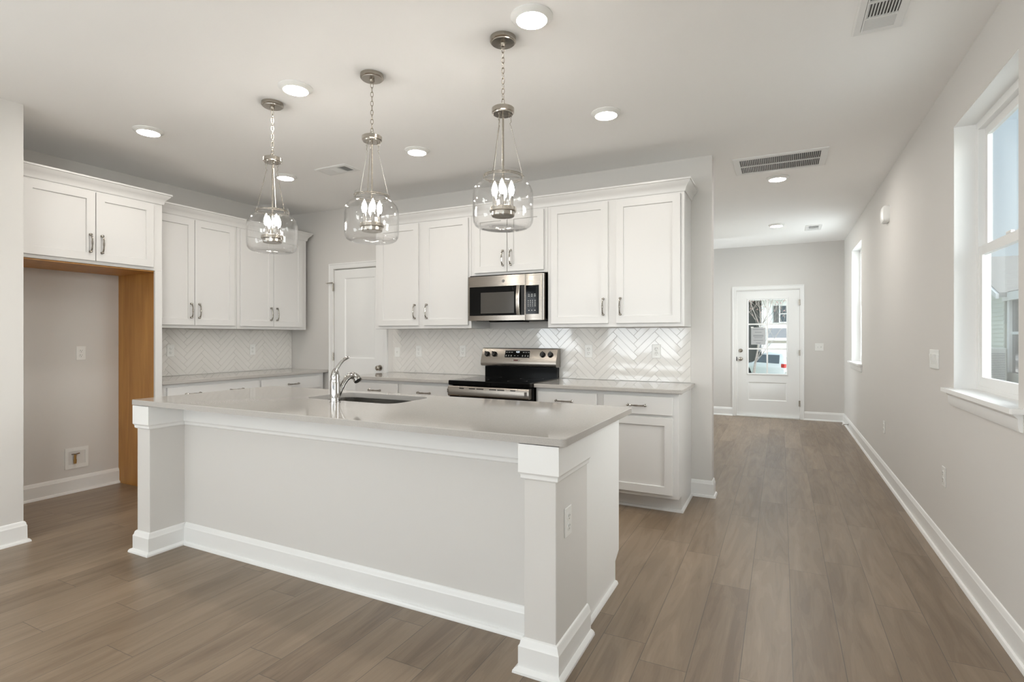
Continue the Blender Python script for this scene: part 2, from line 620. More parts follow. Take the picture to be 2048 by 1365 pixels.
# baseboards with a shoe strip
BB = [(0, 0), (0.030, 0), (0.029, 0.009), (0.024, 0.017), (0.015, 0.020), (0.014, 0.105), (0.011, 0.110), (0.010, 0.120), (0.005, 0.130), (0, 0.133)]
def base(name, path):
    return struct(name, MB().sweep(path, BB), M['trim'])
base('baseboard_right', [(Xr, Yf), (Xr, YB)])
base('baseboard_far_left', [(-2.9, Yf), (FD[0] - 0.06, Yf)])
base('baseboard_far_right', [(FD[1] + 0.06, Yf), (Xr, Yf)])
base('baseboard_back', [(-0.656, Ys), (XE, Ys), (XE, Ys + 0.12)])
base('baseboard_left', [(XS, YB), (XS, YS), (Xl, YS), (Xl, 2.69)])
base('baseboard_hall', [(-0.952, Ys + 0.13), (-0.952, 8.58), (-1.07, 8.58)])

# door casings (flat with a back band), in the plane of a wall facing -y
def casing(name, x0, x1, ztop, yface, w=0.058):
    prof = [(0.0, 0.0), (0.0, 0.012), (0.010, 0.014), (w - 0.016, 0.017), (w - 0.012, 0.022), (w, 0.022), (w, 0.0)]
    path = [(x1, 0.0), (x1, ztop), (x0, ztop), (x0, 0.0)]
    b = MB().sweep(path, prof, fn=lambda p: (p[0], yface - p[2], p[1]))
    return struct(name, b, M['trim'])
casing('trim_1', FD[0] - 0.006, FD[1] + 0.006, FD[2] + 0.01, Yf)
casing('trim_2', PD[0] - 0.005, PD[1] + 0.005, PD[2] + 0.008, Ys)

def raised_panel(b, x0, x1, z0, z1, y, d=0.010):
    """sunk bevel and raised field on a door face at y (front is -y)"""
    def ring(i, dy): return [(x0 + i, y + dy, z0 + i), (x1 - i, y + dy, z0 + i), (x1 - i, y + dy, z1 - i), (x0 + i, y + dy, z1 - i)]
    b.loft([ring(0, 0.0), ring(0.012, d), ring(0.030, d * 0.75), ring(0.045, d * 0.25)], True, False, True)
def door_face(b, x0, x1, z0, z1, y, holes):
    """flat front of a door with rectangular holes, all holes share x range"""
    zs = z0
    hx0, hx1 = holes[0][0], holes[0][1]
    b.add([(x0, y, z0), (hx0, y, z0), (hx0, y, z1), (x0, y, z1)], [(0, 1, 2, 3)])
    b.add([(hx1, y, z0), (x1, y, z0), (x1, y, z1), (hx1, y, z1)], [(0, 1, 2, 3)])
    for h in sorted(holes, key=lambda q: q[2]):
        b.add([(hx0, y, zs), (hx1, y, zs), (hx1, y, h[2]), (hx0, y, h[2])], [(0, 1, 2, 3)])
        zs = h[3]
    b.add([(hx0, y, zs), (hx1, y, zs), (hx1, y, z1), (hx0, y, z1)], [(0, 1, 2, 3)])

RX = Matrix.Rotation(pi / 2, 3, 'X')   # lathe axis z -> -y
KNOB = [(0.0, 0.062), (0.014, 0.061), (0.024, 0.054), (0.027, 0.044), (0.023, 0.034), (0.013, 0.027), (0.011, 0.014), (0.030, 0.010), (0.032, 0.004), (0.032, 0.0)]
def door_knob(name, x, y, z, parent):
    return build(name, MB().lathe(list(reversed(KNOB)), (x, y, z), 28, RX), M['nickel'], parent)
def hinge(name, x, y, z, parent):
    b = MB().lathe([(0.006, -0.045), (0.006, 0.045)], (x, y - 0.004, z), 10)
    b.box(x - 0.012, x + 0.012, y - 0.003, y + 0.003, z - 0.044, z + 0.044)
    return build(name, b, M['nickel'], parent)

# pantry door
y0 = Ys + 0.004
b = MB()
xa, xb = PD[0] + 0.003, PD[1] - 0.003
hl = (xa + 0.155, xb - 0.125)
hs = [(hl[0], hl[1], 0.24, 0.86), (hl[0], hl[1], 1.05, 1.955)]
door_face(b, xa, xb, 0.01, PD[2] - 0.006, y0, hs)
for h in hs: raised_panel(b, *h, y0)
b.box(xa, xb, y0 + 0.012, y0 + 0.038, 0.01, PD[2] - 0.006)
b.add([(xa, y0, 0.01), (xa, y0 + .012, 0.01), (xa, y0 + .012, PD[2] - .006), (xa, y0, PD[2] - .006)], [(0, 1, 2, 3)])
b.add([(xb, y0, 0.01), (xb, y0 + .012, 0.01), (xb, y0 + .012, PD[2] - .006), (xb, y0, PD[2] - .006)], [(0, 1, 2, 3)])
d2 = struct('door_2', b, M['trim'], smooth=20)
door_knob('door_knob', -3.905, y0, 0.953, d2)
for z in (0.25, 1.066, 1.86): hinge('hinge', PD[0] - 0.002, Ys - 0.012, z, d2)
b = MB().box(PD[1] - 0.004, PD[1] + 0.004, Ys - 0.004, Ys, 0.925, 0.985)
build('strike_plate', b, M['nickel'], d2)
b = MB().tube([(PD[0] - 0.004, Ys - 0.015, 1.91), (PD[0] - 0.03, Ys - 0.045, 1.905), (PD[0] - 0.055, Ys - 0.05, 1.902)], 0.005, 8)
b.lathe([(0.011, 0.0), (0.011, 0.012)], (PD[0] - 0.058, Ys - 0.05, 1.896), 12)
build('hinge_stop', b, M['nickel'], d2)

# front door
y0 = Yf + 0.012
GX = (-0.474, 0.080)
GZ = (0.70, 1.893)
b = MB()
xa, xb = FD[0] + 0.004, FD[1] - 0.004
pz = (0.270, 0.560)
zt = FD[2] - 0.008
door_face(b, xa, xb, 0.028, zt, y0, [(GX[0], GX[1], *pz), (GX[0], GX[1], *GZ)])
raised_panel(b, GX[0], GX[1], pz[0], pz[1], y0)
def ringbox(b, x0, x1, z0, z1, hx0, hx1, hz0, hz1, ya, yb):
    b.box(x0, hx0, ya, yb, z0, z1); b.box(hx1, x1, ya, yb, z0, z1)
    b.box(hx0, hx1, ya, yb, z0, hz0); b.box(hx0, hx1, ya, yb, hz1, z1)
ringbox(b, xa, xb, 0.028, zt, GX[0], GX[1], GZ[0], GZ[1], y0 + 0.012, y0 + 0.044)
for x in (xa, xb):
    b.add([(x, y0, 0.028), (x, y0 + .012, 0.028), (x, y0 + .012, zt), (x, y0, zt)], [(0, 1, 2, 3)])
d1 = struct('door_1', b, M['trim'], smooth=20)
b = MB().box(GX[0], GX[1], y0 + 0.022, y0 + 0.028, GZ[0], GZ[1])
build('glass_pane', b, M['pane'], d1, smooth=0)
b = MB()
prof = [(0, 0), (0.004, 0.012), (0.018, 0.014), (0.026, 0.004), (0.026, -0.004), (0, -0.004)]
b.sweep([(GX[1] + 0.022, GZ[0] - 0.022), (GX[1] + 0.022, GZ[1] + 0.022), (GX[0] - 0.022, GZ[1] + 0.022), (GX[0] - 0.022, GZ[0] - 0.022)], [(-o, u) for o, u in prof], fn=lambda p: (p[0], y0 - p[2], p[1]), closed=True)
build('lite_frame', b, M['trim'], d1)
b = MB()
cx = (GX[0] + GX[1]) / 2
b.box(cx - 0.012, cx + 0.012, y0 + 0.010, y0 + 0.022, GZ[0], GZ[1])
for k in (1, 2):
    z = GZ[0] + (GZ[1] - GZ[0]) * k / 3
    b.box(GX[0], GX[1], y0 + 0.011, y0 + 0.022, z - 0.012, z + 0.012)
build('muntin_grid', b, M['trim'], d1)
door_knob('door_knob', -0.588, y0, 0.932, d1)
b = MB().lathe([(0.030, 0.0), (0.030, 0.008), (0.022, 0.016), (0.012, 0.018)], (-0.588, y0, 1.068), 24, RX)
b.box(-0.606, -0.570, y0 - 0.030, y0 - 0.016, 1.062, 1.074)
build('deadbolt', b, M['nickel'], d1)
for z in (0.25, 1.044, 1.83): hinge('hinge', FD[1] - 0.001, Yf - 0.010, z, d1)
b = MB().box(FD[0] - 0.01, FD[0] + 0.006, Yf - 0.006, Yf + 0.002, 0.90, 0.965)
build('strike_plate', b, M['dark'], d1)
b = MB().box(FD[0], FD[1], Yf - 0.03, Yf + 0.14, 0.0, 0.026, 0.004)
build('threshold', b, M['trim'], d1)
b = MB()
b.box(FD[0] - 0.0, FD[0] + 0.004, Yf, Yf + 0.14, 0.02, FD[2]); b.box(FD[1] - 0.004, FD[1], Yf, Yf + 0.14, 0.02, FD[2]); b.box(FD[0], FD[1], Yf, Yf + 0.14, FD[2] - 0.006, FD[2])
build('jamb', b, M['trim'], d1)
# a sheet taped to the middle left lite
sh = thing('paper_notice', 'grey sheet of printed paper taped to the front door glass', 'notice', (-0.328, y0 + 0.02, 1.305))
build('sheet', MB().box(-0.106, 0.106, -0.001, 0.001, -0.140, 0.140), M['paper'], sh, smooth=0)
b = MB()
for z0_, wd in ((0.105, 0.16), (0.06, 0.10), (0.012, 0.15), (-0.004, 0.15), (-0.028, 0.12), (-0.07, 0.14), (-0.115, 0.07)):
    b.box(-wd / 2, wd / 2, -0.0016, -0.0009, z0_ - 0.004, z0_ + 0.004)
build('printed_lines', b, M['ink'], sh, smooth=0)
for s_ in (-1, 1): build('tape', MB().box(s_ * 0.09 - 0.02, s_ * 0.09 + 0.02, -0.0018, -0.0008, 0.13, 0.15), M['plastic'], sh, smooth=0)

# windows of the right wall
def window(name, w, nsill):
    ya, yb, za, zb = w
    xi = Xr + 0.095
    b = MB()
    fw = 0.045
    ringy = lambda b, x0, x1, y0, y1, z0, z1, t, bt=0.0: (b.box(x0, x1, y0, y0 + t, z0, z1), b.box(x0, x1, y1 - t, y1, z0, z1), b.box(x0, x1, y0 + t, y1 - t, z0, z0 + t + bt), b.box(x0, x1, y0 + t, y1 - t, z1 - t, z1))
    ringy(b, xi, Xr + 0.149, ya, yb, za, zb, fw)
    o = struct(name, b, M['trim'])
    zm = za + (zb - za) * 0.525
    b = MB()
    ringy(b, xi + 0.004, xi + 0.026, ya + fw, yb - fw, za + fw, zm + 0.02, 0.048)
    build('lower_sash', b, M['trim'], o)
    b = MB()
    ringy(b, xi + 0.028, xi + 0.049, ya + fw, yb - fw, zm - 0.02, zb - fw, 0.042)
    build('upper_sash', b, M['trim'], o)
    build('lower_pane', MB().box(xi + 0.014, xi + 0.017, ya + fw + .04, yb - fw - .04, za + fw + .04, zm - .02), M['pane'], o, smooth=0)
    build('upper_pane', MB().box(xi + 0.038, xi + 0.041, ya + fw + .04, yb - fw - .04, zm + .015, zb - fw - .04), M['pane'], o, smooth=0)
    b = MB()
    # stool with horns and apron
    b.prism([(Xr + 0.095, ya), (Xr, ya), (Xr, ya - 0.065), (Xr - 0.040, ya - 0.065), (Xr - 0.046, ya - 0.058), (Xr - 0.046, yb + 0.058), (Xr - 0.040, yb + 0.065), (Xr, yb + 0.065), (Xr, yb), (Xr + 0.095, yb)], 'z', za + 0.0005, za + 0.022)
    build('window_stool', b, M['trim'], o)
    b = MB().prism([(Xr, za - 0.075), (Xr - 0.010, za - 0.072), (Xr - 0.015, za - 0.055), (Xr - 0.016, za - 0.02), (Xr - 0.030, za - 0.006), (Xr - 0.030, za), (Xr, za)], 'y', ya - 0.045, yb + 0.045)
    build('window_apron', b, M['trim'], o)
    b = MB()
    b.box(Xr + .001, xi, ya, ya + 0.004, za, zb); b.box(Xr + .001, xi, yb - 0.004, yb, za, zb); b.box(Xr + .001, xi, ya, yb, zb - 0.004, zb)
    build('jamb_liner', b, M['trim'], o)
    b = MB().box(xi + 0.004, xi + 0.02, (ya + yb) / 2 - 0.03, (ya + yb) / 2 + 0.03, zm + 0.02, zm + 0.035, 0.003)
    build('sash_lock', b, M['plastic'], o)
    return o
window('window_1', W1, 0)
window('window_2', W2, 0)
window('window_added_right', W5, 0)  # out of view, added to house the right fill light
def rear_glazing(name, x0, x1, z0, z1):
    b = MB()
    ringbox(b, x0, x1, z0, z1, x0 + 0.06, x1 - 0.06, z0 + 0.06, z1 - 0.06, YB - 0.12, YB - 0.04)
    b.box((x0 + x1) / 2 - 0.03, (x0 + x1) / 2 + 0.03, YB - 0.11, YB - 0.05, z0 + .06, z1 - .06)
    return struct(name, b, M['trim'])
rear_glazing('window_3', -3.95, -2.05, 0.3, 2.4)
b = MB()
ya, yb, za, zb = W6
b.box(XS - 0.13, XS - 0.06, ya, ya + 0.06, za, zb).box(XS - 0.13, XS - 0.06, yb - 0.06, yb, za, zb).box(XS - 0.13, XS - 0.06, ya, yb, za, za + 0.06).box(XS - 0.13, XS - 0.06, ya, yb, zb - 0.06, zb).box(XS - 0.12, XS - 0.07, (ya + yb) / 2 - 0.03, (ya + yb) / 2 + 0.03, za, zb)
struct('window_added_left', b, M['trim'])  # out of view, added as a frame for the left fill light
rear_glazing('door_3', -1.55, 0.35, 0.1, 2.4)

# ---------------------------------------------------------------- cabinetry
def pull_mb(cx, cz, L, vertical, y):
    """arched bar pull standing off a face at y (front is -y)"""
    pts, rad = [], []
    n = 14
    for i in range(n + 1):
        t = i / n
        s = (t - 0.5) * L
        d = 0.012 + 0.020 * (1 - (2 * t - 1) ** 4)
        if vertical: pts.append((cx, y - d, cz + s))
        else: pts.append((cx + s, y - d, cz))
        rad.append(0.0052 + 0.0016 * abs(2 * t - 1) ** 3 + (0.0016 if 0.38 < t < 0.62 else 0))
    b = MB().tube(pts, rad, 10)
    for s in (-L / 2, L / 2):
        p = (cx, y, cz + s) if vertical else (cx + s, y, cz)
        b.lathe([(0.0095, 0.0), (0.0095, 0.004), (0.006, 0.008), (0.0062, 0.013), (0.009, 0.017), (0.0075, 0.022), (0.0, 0.024)], p, 12, RX)
    return b
def shaker(x0, x1, z0, z1, y, t=0.020, st=0.058, dp=0.011):
    b = MB()
    e = 0.0018
    R = lambda i, yy: [(x0 + i, yy, z0 + i), (x1 - i, yy, z0 + i), (x1 - i, yy, z1 - i), (x0 + i, yy, z1 - i)]
    b.loft([R(0, y), R(0, y - t + e), R(e, y - t), R(st, y - t), R(st + 0.003, y - t + dp)], True, True, True)
    return b
def slab(x0, x1, z0, z1, y, t=0.020):
    b = MB()
    e = 0.0022
    R = lambda i, yy: [(x0 + i, yy, z0 + i), (x1 - i, yy, z0 + i), (x1 - i, yy, z1 - i), (x0 + i, yy, z1 - i)]
    b.loft([R(0, y), R(0, y - t + e), R(e, y - t)], True, True, True)
    return b

UZ0, UZ1 = 1.372, 2.42
def upper(name, label, loc, rz, w, depth, z0, z1, doors, dz0, dz1, hz, group='white wall cabinets'):
    """local x runs along the wall, the face is y=0, the wall is at y=depth"""
    r = thing(name, label, 'cabinet', loc, rz, group)
    build('cabinet_body', MB().box(0, w, 0, depth, z0, z1, 0.0012), M['cab'], r)
    for (xa, xb, side) in doors:
        d = build('cabinet_door', shaker(xa, xb, dz0, dz1, -0.001), M['cab'], r)
        hx = xb - 0.036 if side == 'r' else xa + 0.036
        build('handle', pull_mb(hx, hz, 0.128, True, -0.021), M['pull'], d)
    return r
YU = 4.229
dep = Ys - YU - 0.002
upper('wall_cabinet', 'white two door wall cabinet left of the microwave, partly behind the middle pendant', (-3.66, YU, 0), 0, 1.122, dep, UZ0, UZ1, [(0.049, 0.538, 'r'), (0.606, 1.097, 'l')], 1.40, 2.385, 1.535)
upper('wall_cabinet', 'short white two door wall cabinet directly above the microwave', (-2.536, YU, 0), 0, 0.757, dep, 1.846, UZ1, [(0.041, 0.373, 'r'), (0.379, 0.725, 'l')], 1.868, 2.385, 1.990)
upper('wall_cabinet', 'wide white two door wall cabinet right of the microwave, at the wall end', (-1.777, YU, 0), 0, 1.120, dep, UZ0, UZ1, [(0.034, 0.529, 'r'), (0.597, 1.094, 'l')], 1.40, 2.385, 1.535)
XU = -4.92
depl = XU - Xl - 0.002
upper('wall_cabinet', 'white two door wall cabinet on the left wall, next to the refrigerator alcove', (XU, 2.716, 0), pi / 2, 0.884, depl, UZ0, UZ1, [(0.034, 0.437, 'r'), (0.442, 0.852, 'l')], 1.40, 2.385, 1.535)
upper('wall_cabinet', 'white two door wall cabinet in the left corner behind the left pendant', (XU, 3.602, 0), pi / 2, 0.885, depl, UZ0, UZ1, [(0.030, 0.424, 'r'), (0.429, 0.818, 'l')], 1.40, 2.385, 1.535)

# refrigerator enclosure: deep cabinet over the alcove and the full height side panel
XF = -4.652
r = thing('refrigerator_cabinet', 'deep white cabinet over the empty refrigerator alcove with a honey wood side panel', 'cabinet', (XF, 1.645, 0), pi / 2)
wF = 2.713 - 1.645
dF = XF - Xl - 0.002
build('cabinet_body', MB().box(0, wF, 0, dF, 1.842, UZ1, 0.0012), M['cab'], r)
for xa, xb, side in ((0.130, 0.569, 'r'), (0.574, 0.992, 'l')):
    d = build('cabinet_door', shaker(xa, xb, 1.866, 2.385, -0.001), M['cab'], r)
    build('handle', pull_mb(xb - 0.036 if side == 'r' else xa + 0.036, 1.995, 0.128, True, -0.021), M['pull'], d)
b = MB().box(wF - 0.018, wF, 0.0, dF, 0, 1.842).box(wF - 0.056, wF - 0.018, 0.0, 0.019, 0, 1.842)
build('side_panel', b, M['cab'], r)
b = MB().box(wF - 0.024, wF - 0.0181, 0.0195, dF, 0.0, 1.832)
o = build('panel_lining', b, M['wood'], r)
o['label'] = 'honey brown wood veneer'
b = MB().box(0.0, wF - 0.018, 0.0195, dF, 1.832, 1.8415)
o = build('bottom_lining', b, M['wood'], r)
o['label'] = 'honey brown wood veneer'

# crown mouldings
CR = [(0, 2.400), (0.008, 2.400), (0.012, 2.412), (0.015, 2.428), (0.026, 2.445), (0.042, 2.462), (0.048, 2.476), (0.055, 2.478), (0.055, 2.490), (0, 2.490)]
b = MB().sweep([(-3.66, Ys - 0.002), (-3.66, YU), (-0.657, YU), (-0.657, Ys - 0.002)], CR)
tag(build('crown_molding', b, M['cab'], rel=None), 'long white crown molding along the cabinets above the range', 'molding', 'white crown moldings')
b = MB().sweep([(XU, 2.775), (XU, 4.487), (Xl + 0.002, 4.487)], CR)
tag(build('crown_molding', b, M['cab']), 'white crown molding above the left wall cabinets behind the left pendant', 'molding', 'white crown moldings')
build('crown_molding', MB().sweep([(0, 0), (wF + 0.0005, 0), (wF + 0.0005, 0.21)], CR), M['cab'], r)

# base cabinets
CT0, CT1 = 0.884, 0.914
def basecab(label, loc, rz, w, depth, drawers, doors, end=None, group='white base cabinets'):
    r = thing('base_cabinet', label, 'cabinet', loc, rz, group)
    b = MB().box(0, w, 0, depth, 0.118, CT0 - 0.001, 0.0012)
    build('cabinet_body', b, M['cab'], r)
    b = MB().box(0.0, w if not end else w - 0.0005, 0.10, depth, 0, 0.1175)
    sh_ = [(0, 0), (0.016, 0), (0.015, 0.009), (0.010, 0.016), (0, 0.018)]
    path = [(0, 0.10), (w, 0.10)] + ([(w, depth)] if end else [])
    b.sweep(path, sh_)
    build('toe_kick', b, M['cab'], r)
    for (xa, xb, pulls) in drawers:
        d = build('drawer', slab(xa, xb, 0.722, 0.855, -0.001), M['cab'], r)
        for hx in pulls: build('handle', pull_mb(hx, 0.788, 0.128, False, -0.021), M['pull'], d)
    for (xa, xb, side) in doors:
        d = build('cabinet_door', shaker(xa, xb, 0.146, 0.704, -0.001), M['cab'], r)
        build('handle', pull_mb(xb - 0.036 if side == 'r' else xa + 0.036, 0.60, 0.128, True, -0.021), M['pull'], d)
    return r
YBc = 3.980
db = Ys - YBc - 0.002
basecab('white base cabinet right of the range with the open finished end', (-1.776, YBc, 0), 0, 1.121, db, [(0.020, 0.512, [0.248]), (0.569, 1.081, [0.822])], [(0.020, 0.512, 'r'), (0.569, 1.081, 'l')], True)
basecab('white base cabinet left of the range in front of the pantry door', (-3.70, YBc, 0), 0, 1.145, db, [(0.035, 0.528, [0.262]), (0.580, 1.095, [0.830])], [(0.035, 0.528, 'r'), (0.580, 1.095, 'l')])
XB = -4.700
dbl = XB - Xl - 0.002
basecab('white base cabinet beside the refrigerator alcove with one wide drawer', (XB, 2.716, 0), pi / 2, 0.970, dbl, [(0.058, 0.958, [0.280, 0.708])], [(0.058, 0.500, 'r'), (0.510, 0.958, 'l')])
basecab('white base cabinet in the left corner with a single pull drawer', (XB, 3.688, 0), pi / 2, 0.846, dbl, [(0.012, 0.788, [0.407])], [(0.012, 0.395, 'r'), (0.405, 0.788, 'l')])

def counter(label, x0, x1, y0, y1):
    b = MB().box(x0, x1, y0, y1, CT0, CT1, 0.003)
    return tag(build('countertop', b, M['quartz']), label, 'countertop', 'grey quartz countertops')
counter('grey quartz countertop right of the range ending at the open wall end', -1.779, -0.625, 3.936, Ys - 0.012)
counter('grey quartz countertop left of the range in front of the pantry door', -3.75, -2.555, 3.936, Ys - 0.012)
counter('grey quartz countertop along the left wall beside the refrigerator alcove', Xl + 0.012, -4.657, 2.716, Ys - 0.002)

# herringbone backsplashes: every tile is raised from the grout bed, one mesh per splash
def clip(poly, x0, x1, z0, z1):
    for ax, lim, sg in ((0, x0, 1), (0, x1, -1), (1, z0, 1), (1, z1, -1)):
        out = []
        for i in range(len(poly)):
            p, q = poly[i - 1], poly[i]
            dp, dq = (p[ax] - lim) * sg, (q[ax] - lim) * sg
            if dp >= 0 and dq >= 0: out.append(q)
            elif dp >= 0 > dq or dq >= 0 > dp:
                t = dp / (dp - dq)
                ip = (p[0] + (q[0] - p[0]) * t, p[1] + (q[1] - p[1]) * t)
                out.append(ip)
                if dq >= 0: out.append(q)
        poly = out
        if len(poly) < 3: return []
    return poly
def herringbone(name, label, x0, x1, z0, z1, fn, ox=0.0, oz=0.0, seed=1):
    rnd = random.Random(seed)
    W, N, G = 0.0505, 5, 0.0011
    r2 = sqrt(0.5)
    rot = lambda p: ((p[0] + p[1] * -1) * r2 * 1.0, (p[0] + p[1]) * r2)
    b = MB()
    R = 60
    for k in range(-R, R):
        for m in range(-8, 9):
            for vert in (0, 1):
                ax, ay = k + m * N, k - m * N
                if vert: q = [(ax + N, ay + 1 - N), (ax + N + 1, ay + 1 - N), (ax + N + 1, ay + 1), (ax + N, ay + 1)]
                else: q = [(ax, ay), (ax + N, ay), (ax + N, ay + 1), (ax, ay + 1)]
                cx_, cy_ = sum(p[0] for p in q) / 4, sum(p[1] for p in q) / 4
                g = G / W
                q = [(p[0] + (g if p[0] < cx_ else -g), p[1] + (g if p[1] < cy_ else -g)) for p in q]
                pts = [rot((p[0] * W, p[1] * W)) for p in q]
                pts = [(p[0] + ox, p[1] + oz) for p in pts]
                if max(p[0] for p in pts) < x0 or min(p[0] for p in pts) > x1 or max(p[1] for p in pts) < z0 or min(p[1] for p in pts) > z1: continue
                c = clip(pts, x0 + 0.001, x1 - 0.001, z0 + 0.001, z1 - 0.001)
                if len(c) < 3: continue
                mx_, mz_ = sum(p[0] for p in c) / len(c), sum(p[1] for p in c) / len(c)
                tx, tz = rnd.gauss(0, 0.0035), rnd.gauss(0, 0.0035)
                rings = []
                for ins, h in ((0.0, 0.0035), (0.0, 0.0068), (0.0012, 0.008)):
                    ring = []
                    for p in c:
                        dx, dz = p[0] - mx_, p[1] - mz_
                        L = max(sqrt(dx * dx + dz * dz), 1e-5)
                        f = max(0.0, 1 - ins * 1.6 / L)
                        X_, Z_ = mx_ + dx * f, mz_ + dz * f
                        hh = h + (tx * dx + tz * dz if h > 0.0036 else 0)
                        ring.append(fn(X_, hh, Z_))
                    rings.append(ring)
                b.loft(rings, True, False, True)
    bed = MB()
    c8 = [fn(x, h, z) for h in (0.0005, 0.0055) for x, z in ((x0, z0), (x1, z0), (x1, z1), (x0, z1))]
    bed.add(c8, [(0, 1, 2, 3), (7, 6, 5, 4), (0, 1, 5, 4), (1, 2, 6, 5), (2, 3, 7, 6), (3, 0, 4, 7)])
    root = build(name, bed, M['grout'], smooth=0)
    build('glazed_tiles', b, M['tile'], root, smooth=25)
    return tag(root, label, 'backsplash', 'herringbone tile backsplashes')
herringbone('backsplash', 'glossy white herringbone tile backsplash behind the range', -3.72, -0.657, 0.9145, 1.371, lambda x, h, z: (x, Ys - h, z), -1.091 - 0.0, 1.265, 3)
herringbone('backsplash', 'white herringbone tile backsplash on the left wall under the cabinets', 2.716, Ys - 0.010, 0.9145, 1.371, lambda x, h, z: (Xl + h, x, z), 3.3, 1.2, 5)

# ---------------------------------------------------------------- the island
IX0, IX1, IY0, IY1 = -3.500, -0.712, 1.857, 2.866
isl = thing('kitchen_island', 'white kitchen island with square corner columns and a recessed back panel', 'island', (-2.1, 2.35, 0))
REL = (-2.1, 2.35, 0)
def ipart(name, mb, mt=None, parent=None): return build(name, mb, mt or M['cab'], parent or isl, rel=REL)
def column(x0, x1, y0, y1, right):
    post = ipart('column', MB().box(x0, x1, y0, y1, 0.0, CT0 - 0.003, 0.002), M['wall'])
    # capital: flat board with a small bed mould, on the outer and front and inner faces
    cap = [(0, 0.742), (0.006, 0.742), (0.011, 0.748), (0.011, 0.758), (0.013, 0.764), (0.018, 0.770), (0.018, CT0 - 0.004), (0, CT0 - 0.004)]
    bs = [(0, 0), (0.036, 0), (0.035, 0.009), (0.029, 0.017), (0.020, 0.021), (0.018, 0.022), (0.018, 0.098), (0.013, 0.106), (0.011, 0.118), (0.006, 0.126), (0, 0.129)]
    path = [(x0, y1), (x0, y0), (x1, y0), (x1, y1)]
    ipart('capital', MB().sweep(path, cap), M['trim'], parent=post)
    ipart('plinth', MB().sweep(path, bs), M['trim'], parent=post)
    return post
PY = 2.088
column(-3.470, -3.345, 1.880, PY + 0.002, False)
column(-0.890, -0.757, 1.880, 2.240, True)
ipart('back_panel', MB().box(-3.44, -0.80, PY, PY + 0.018, 0, CT0 - 0.003), M['wall'])
fr = [(0, 0.742), (0.006, 0.742), (0.011, 0.748), (0.011, 0.758), (0.013, 0.764), (0.018, 0.770), (0.018, CT0 - 0.004), (0, CT0 - 0.004)]
ipart('frieze', MB().sweep([(-3.328, PY), (-0.907, PY)], fr), M['trim'])
ipart('baseboard', MB().sweep([(-3.328, PY), (-0.907, PY)], BB), M['trim'])
# carcass with a toe kick on the kitchen side, finished ends
b = MB().prism([(PY + 0.018, 0.0), (2.755, 0.0), (2.755, 0.116), (2.823, 0.152), (2.823, CT0 - 0.003), (PY + 0.018, CT0 - 0.003)], 'x', -0.794, -0.776)
b.sweep([(-0.776, 2.245), (-0.776, 2.755)], [(0, 0), (0.016, 0), (0.015, 0.009), (0.010, 0.016), (0, 0.018)])
ipart('end_panel', b, M['trim'])
b = MB().prism([(PY + 0.018, 0.0), (2.755, 0.0), (2.755, 0.116), (2.823, 0.152), (2.823, CT0 - 0.003), (PY + 0.018, CT0 - 0.003)], 'x', -3.455, -3.437)
ipart('end_panel', b)
b = MB().box(-3.437, -0.794, 2.78, 2.80, 0.116, CT0 - 0.003).box(-3.437, -0.794, 2.74, 2.755, 0.0, 0.116).box(-3.437, -0.794, PY + 0.018, 2.80, 0.116, 0.13)
ipart('cabinet_front', b)
xs = [-3.42, -2.80, -2.66, -2.28, -1.90, -1.28, -0.81]
for i, (xa, xb) in enumerate(((-3.42, -2.72), (-2.70, -2.29), (-2.285, -1.875), (-1.855, -1.34), (-1.33, -0.81))):
    s = shaker(xa, xb, 0.16, 0.86, -0.001)
    s.v = [(xa + xb - x, 2.80 - y, z) for x, y, z in s.v]
    d = ipart('cabinet_door', s)
    s = pull_mb(xb - 0.05, 0.72, 0.128, True, -0.021)
    s.v = [(x, 2.80 - y, z) for x, y, z in s.v]
    ipart('handle', s, M['pull'], d)

# worktop with an undermount cut-out and rounded corners
SX0, SX1, SY0, SY1 = -2.640, -1.945, 2.385, 2.765
def rrect(x0, x1, y0, y1, r, n=6):
    pts = []
    for cx_, cy_, a0 in ((x1 - r, y0 + r, -pi / 2), (x1 - r, y1 - r, 0), (x0 + r, y1 - r, pi / 2), (x0 + r, y0 + r, pi)):
        for k in range(n + 1):
            a = a0 + (pi / 2) * k / n
            pts.append((cx_ + r * cos(a), cy_ + r * sin(a)))
    return pts
out, inn = rrect(IX0, IX1, IY0, IY1, 0.020), rrect(SX0, SX1, SY0, SY1, 0.075)
out2 = rrect(IX0 + 0.003, IX1 - 0.003, IY0 + 0.003, IY1 - 0.003, 0.018)
b = MB()
P3 = lambda pts, z: [(x, y, z) for x, y in pts]
b.loft([P3(inn, CT1), P3(out2, CT1), P3(out, CT1 - 0.003), P3(out, CT0), P3(inn, CT0), P3(inn, CT1)], True, False, False)
tag(build('island_countertop', b, M['quartz'], smooth=25), 'large grey quartz slab on the island with the sink cut out', 'countertop')
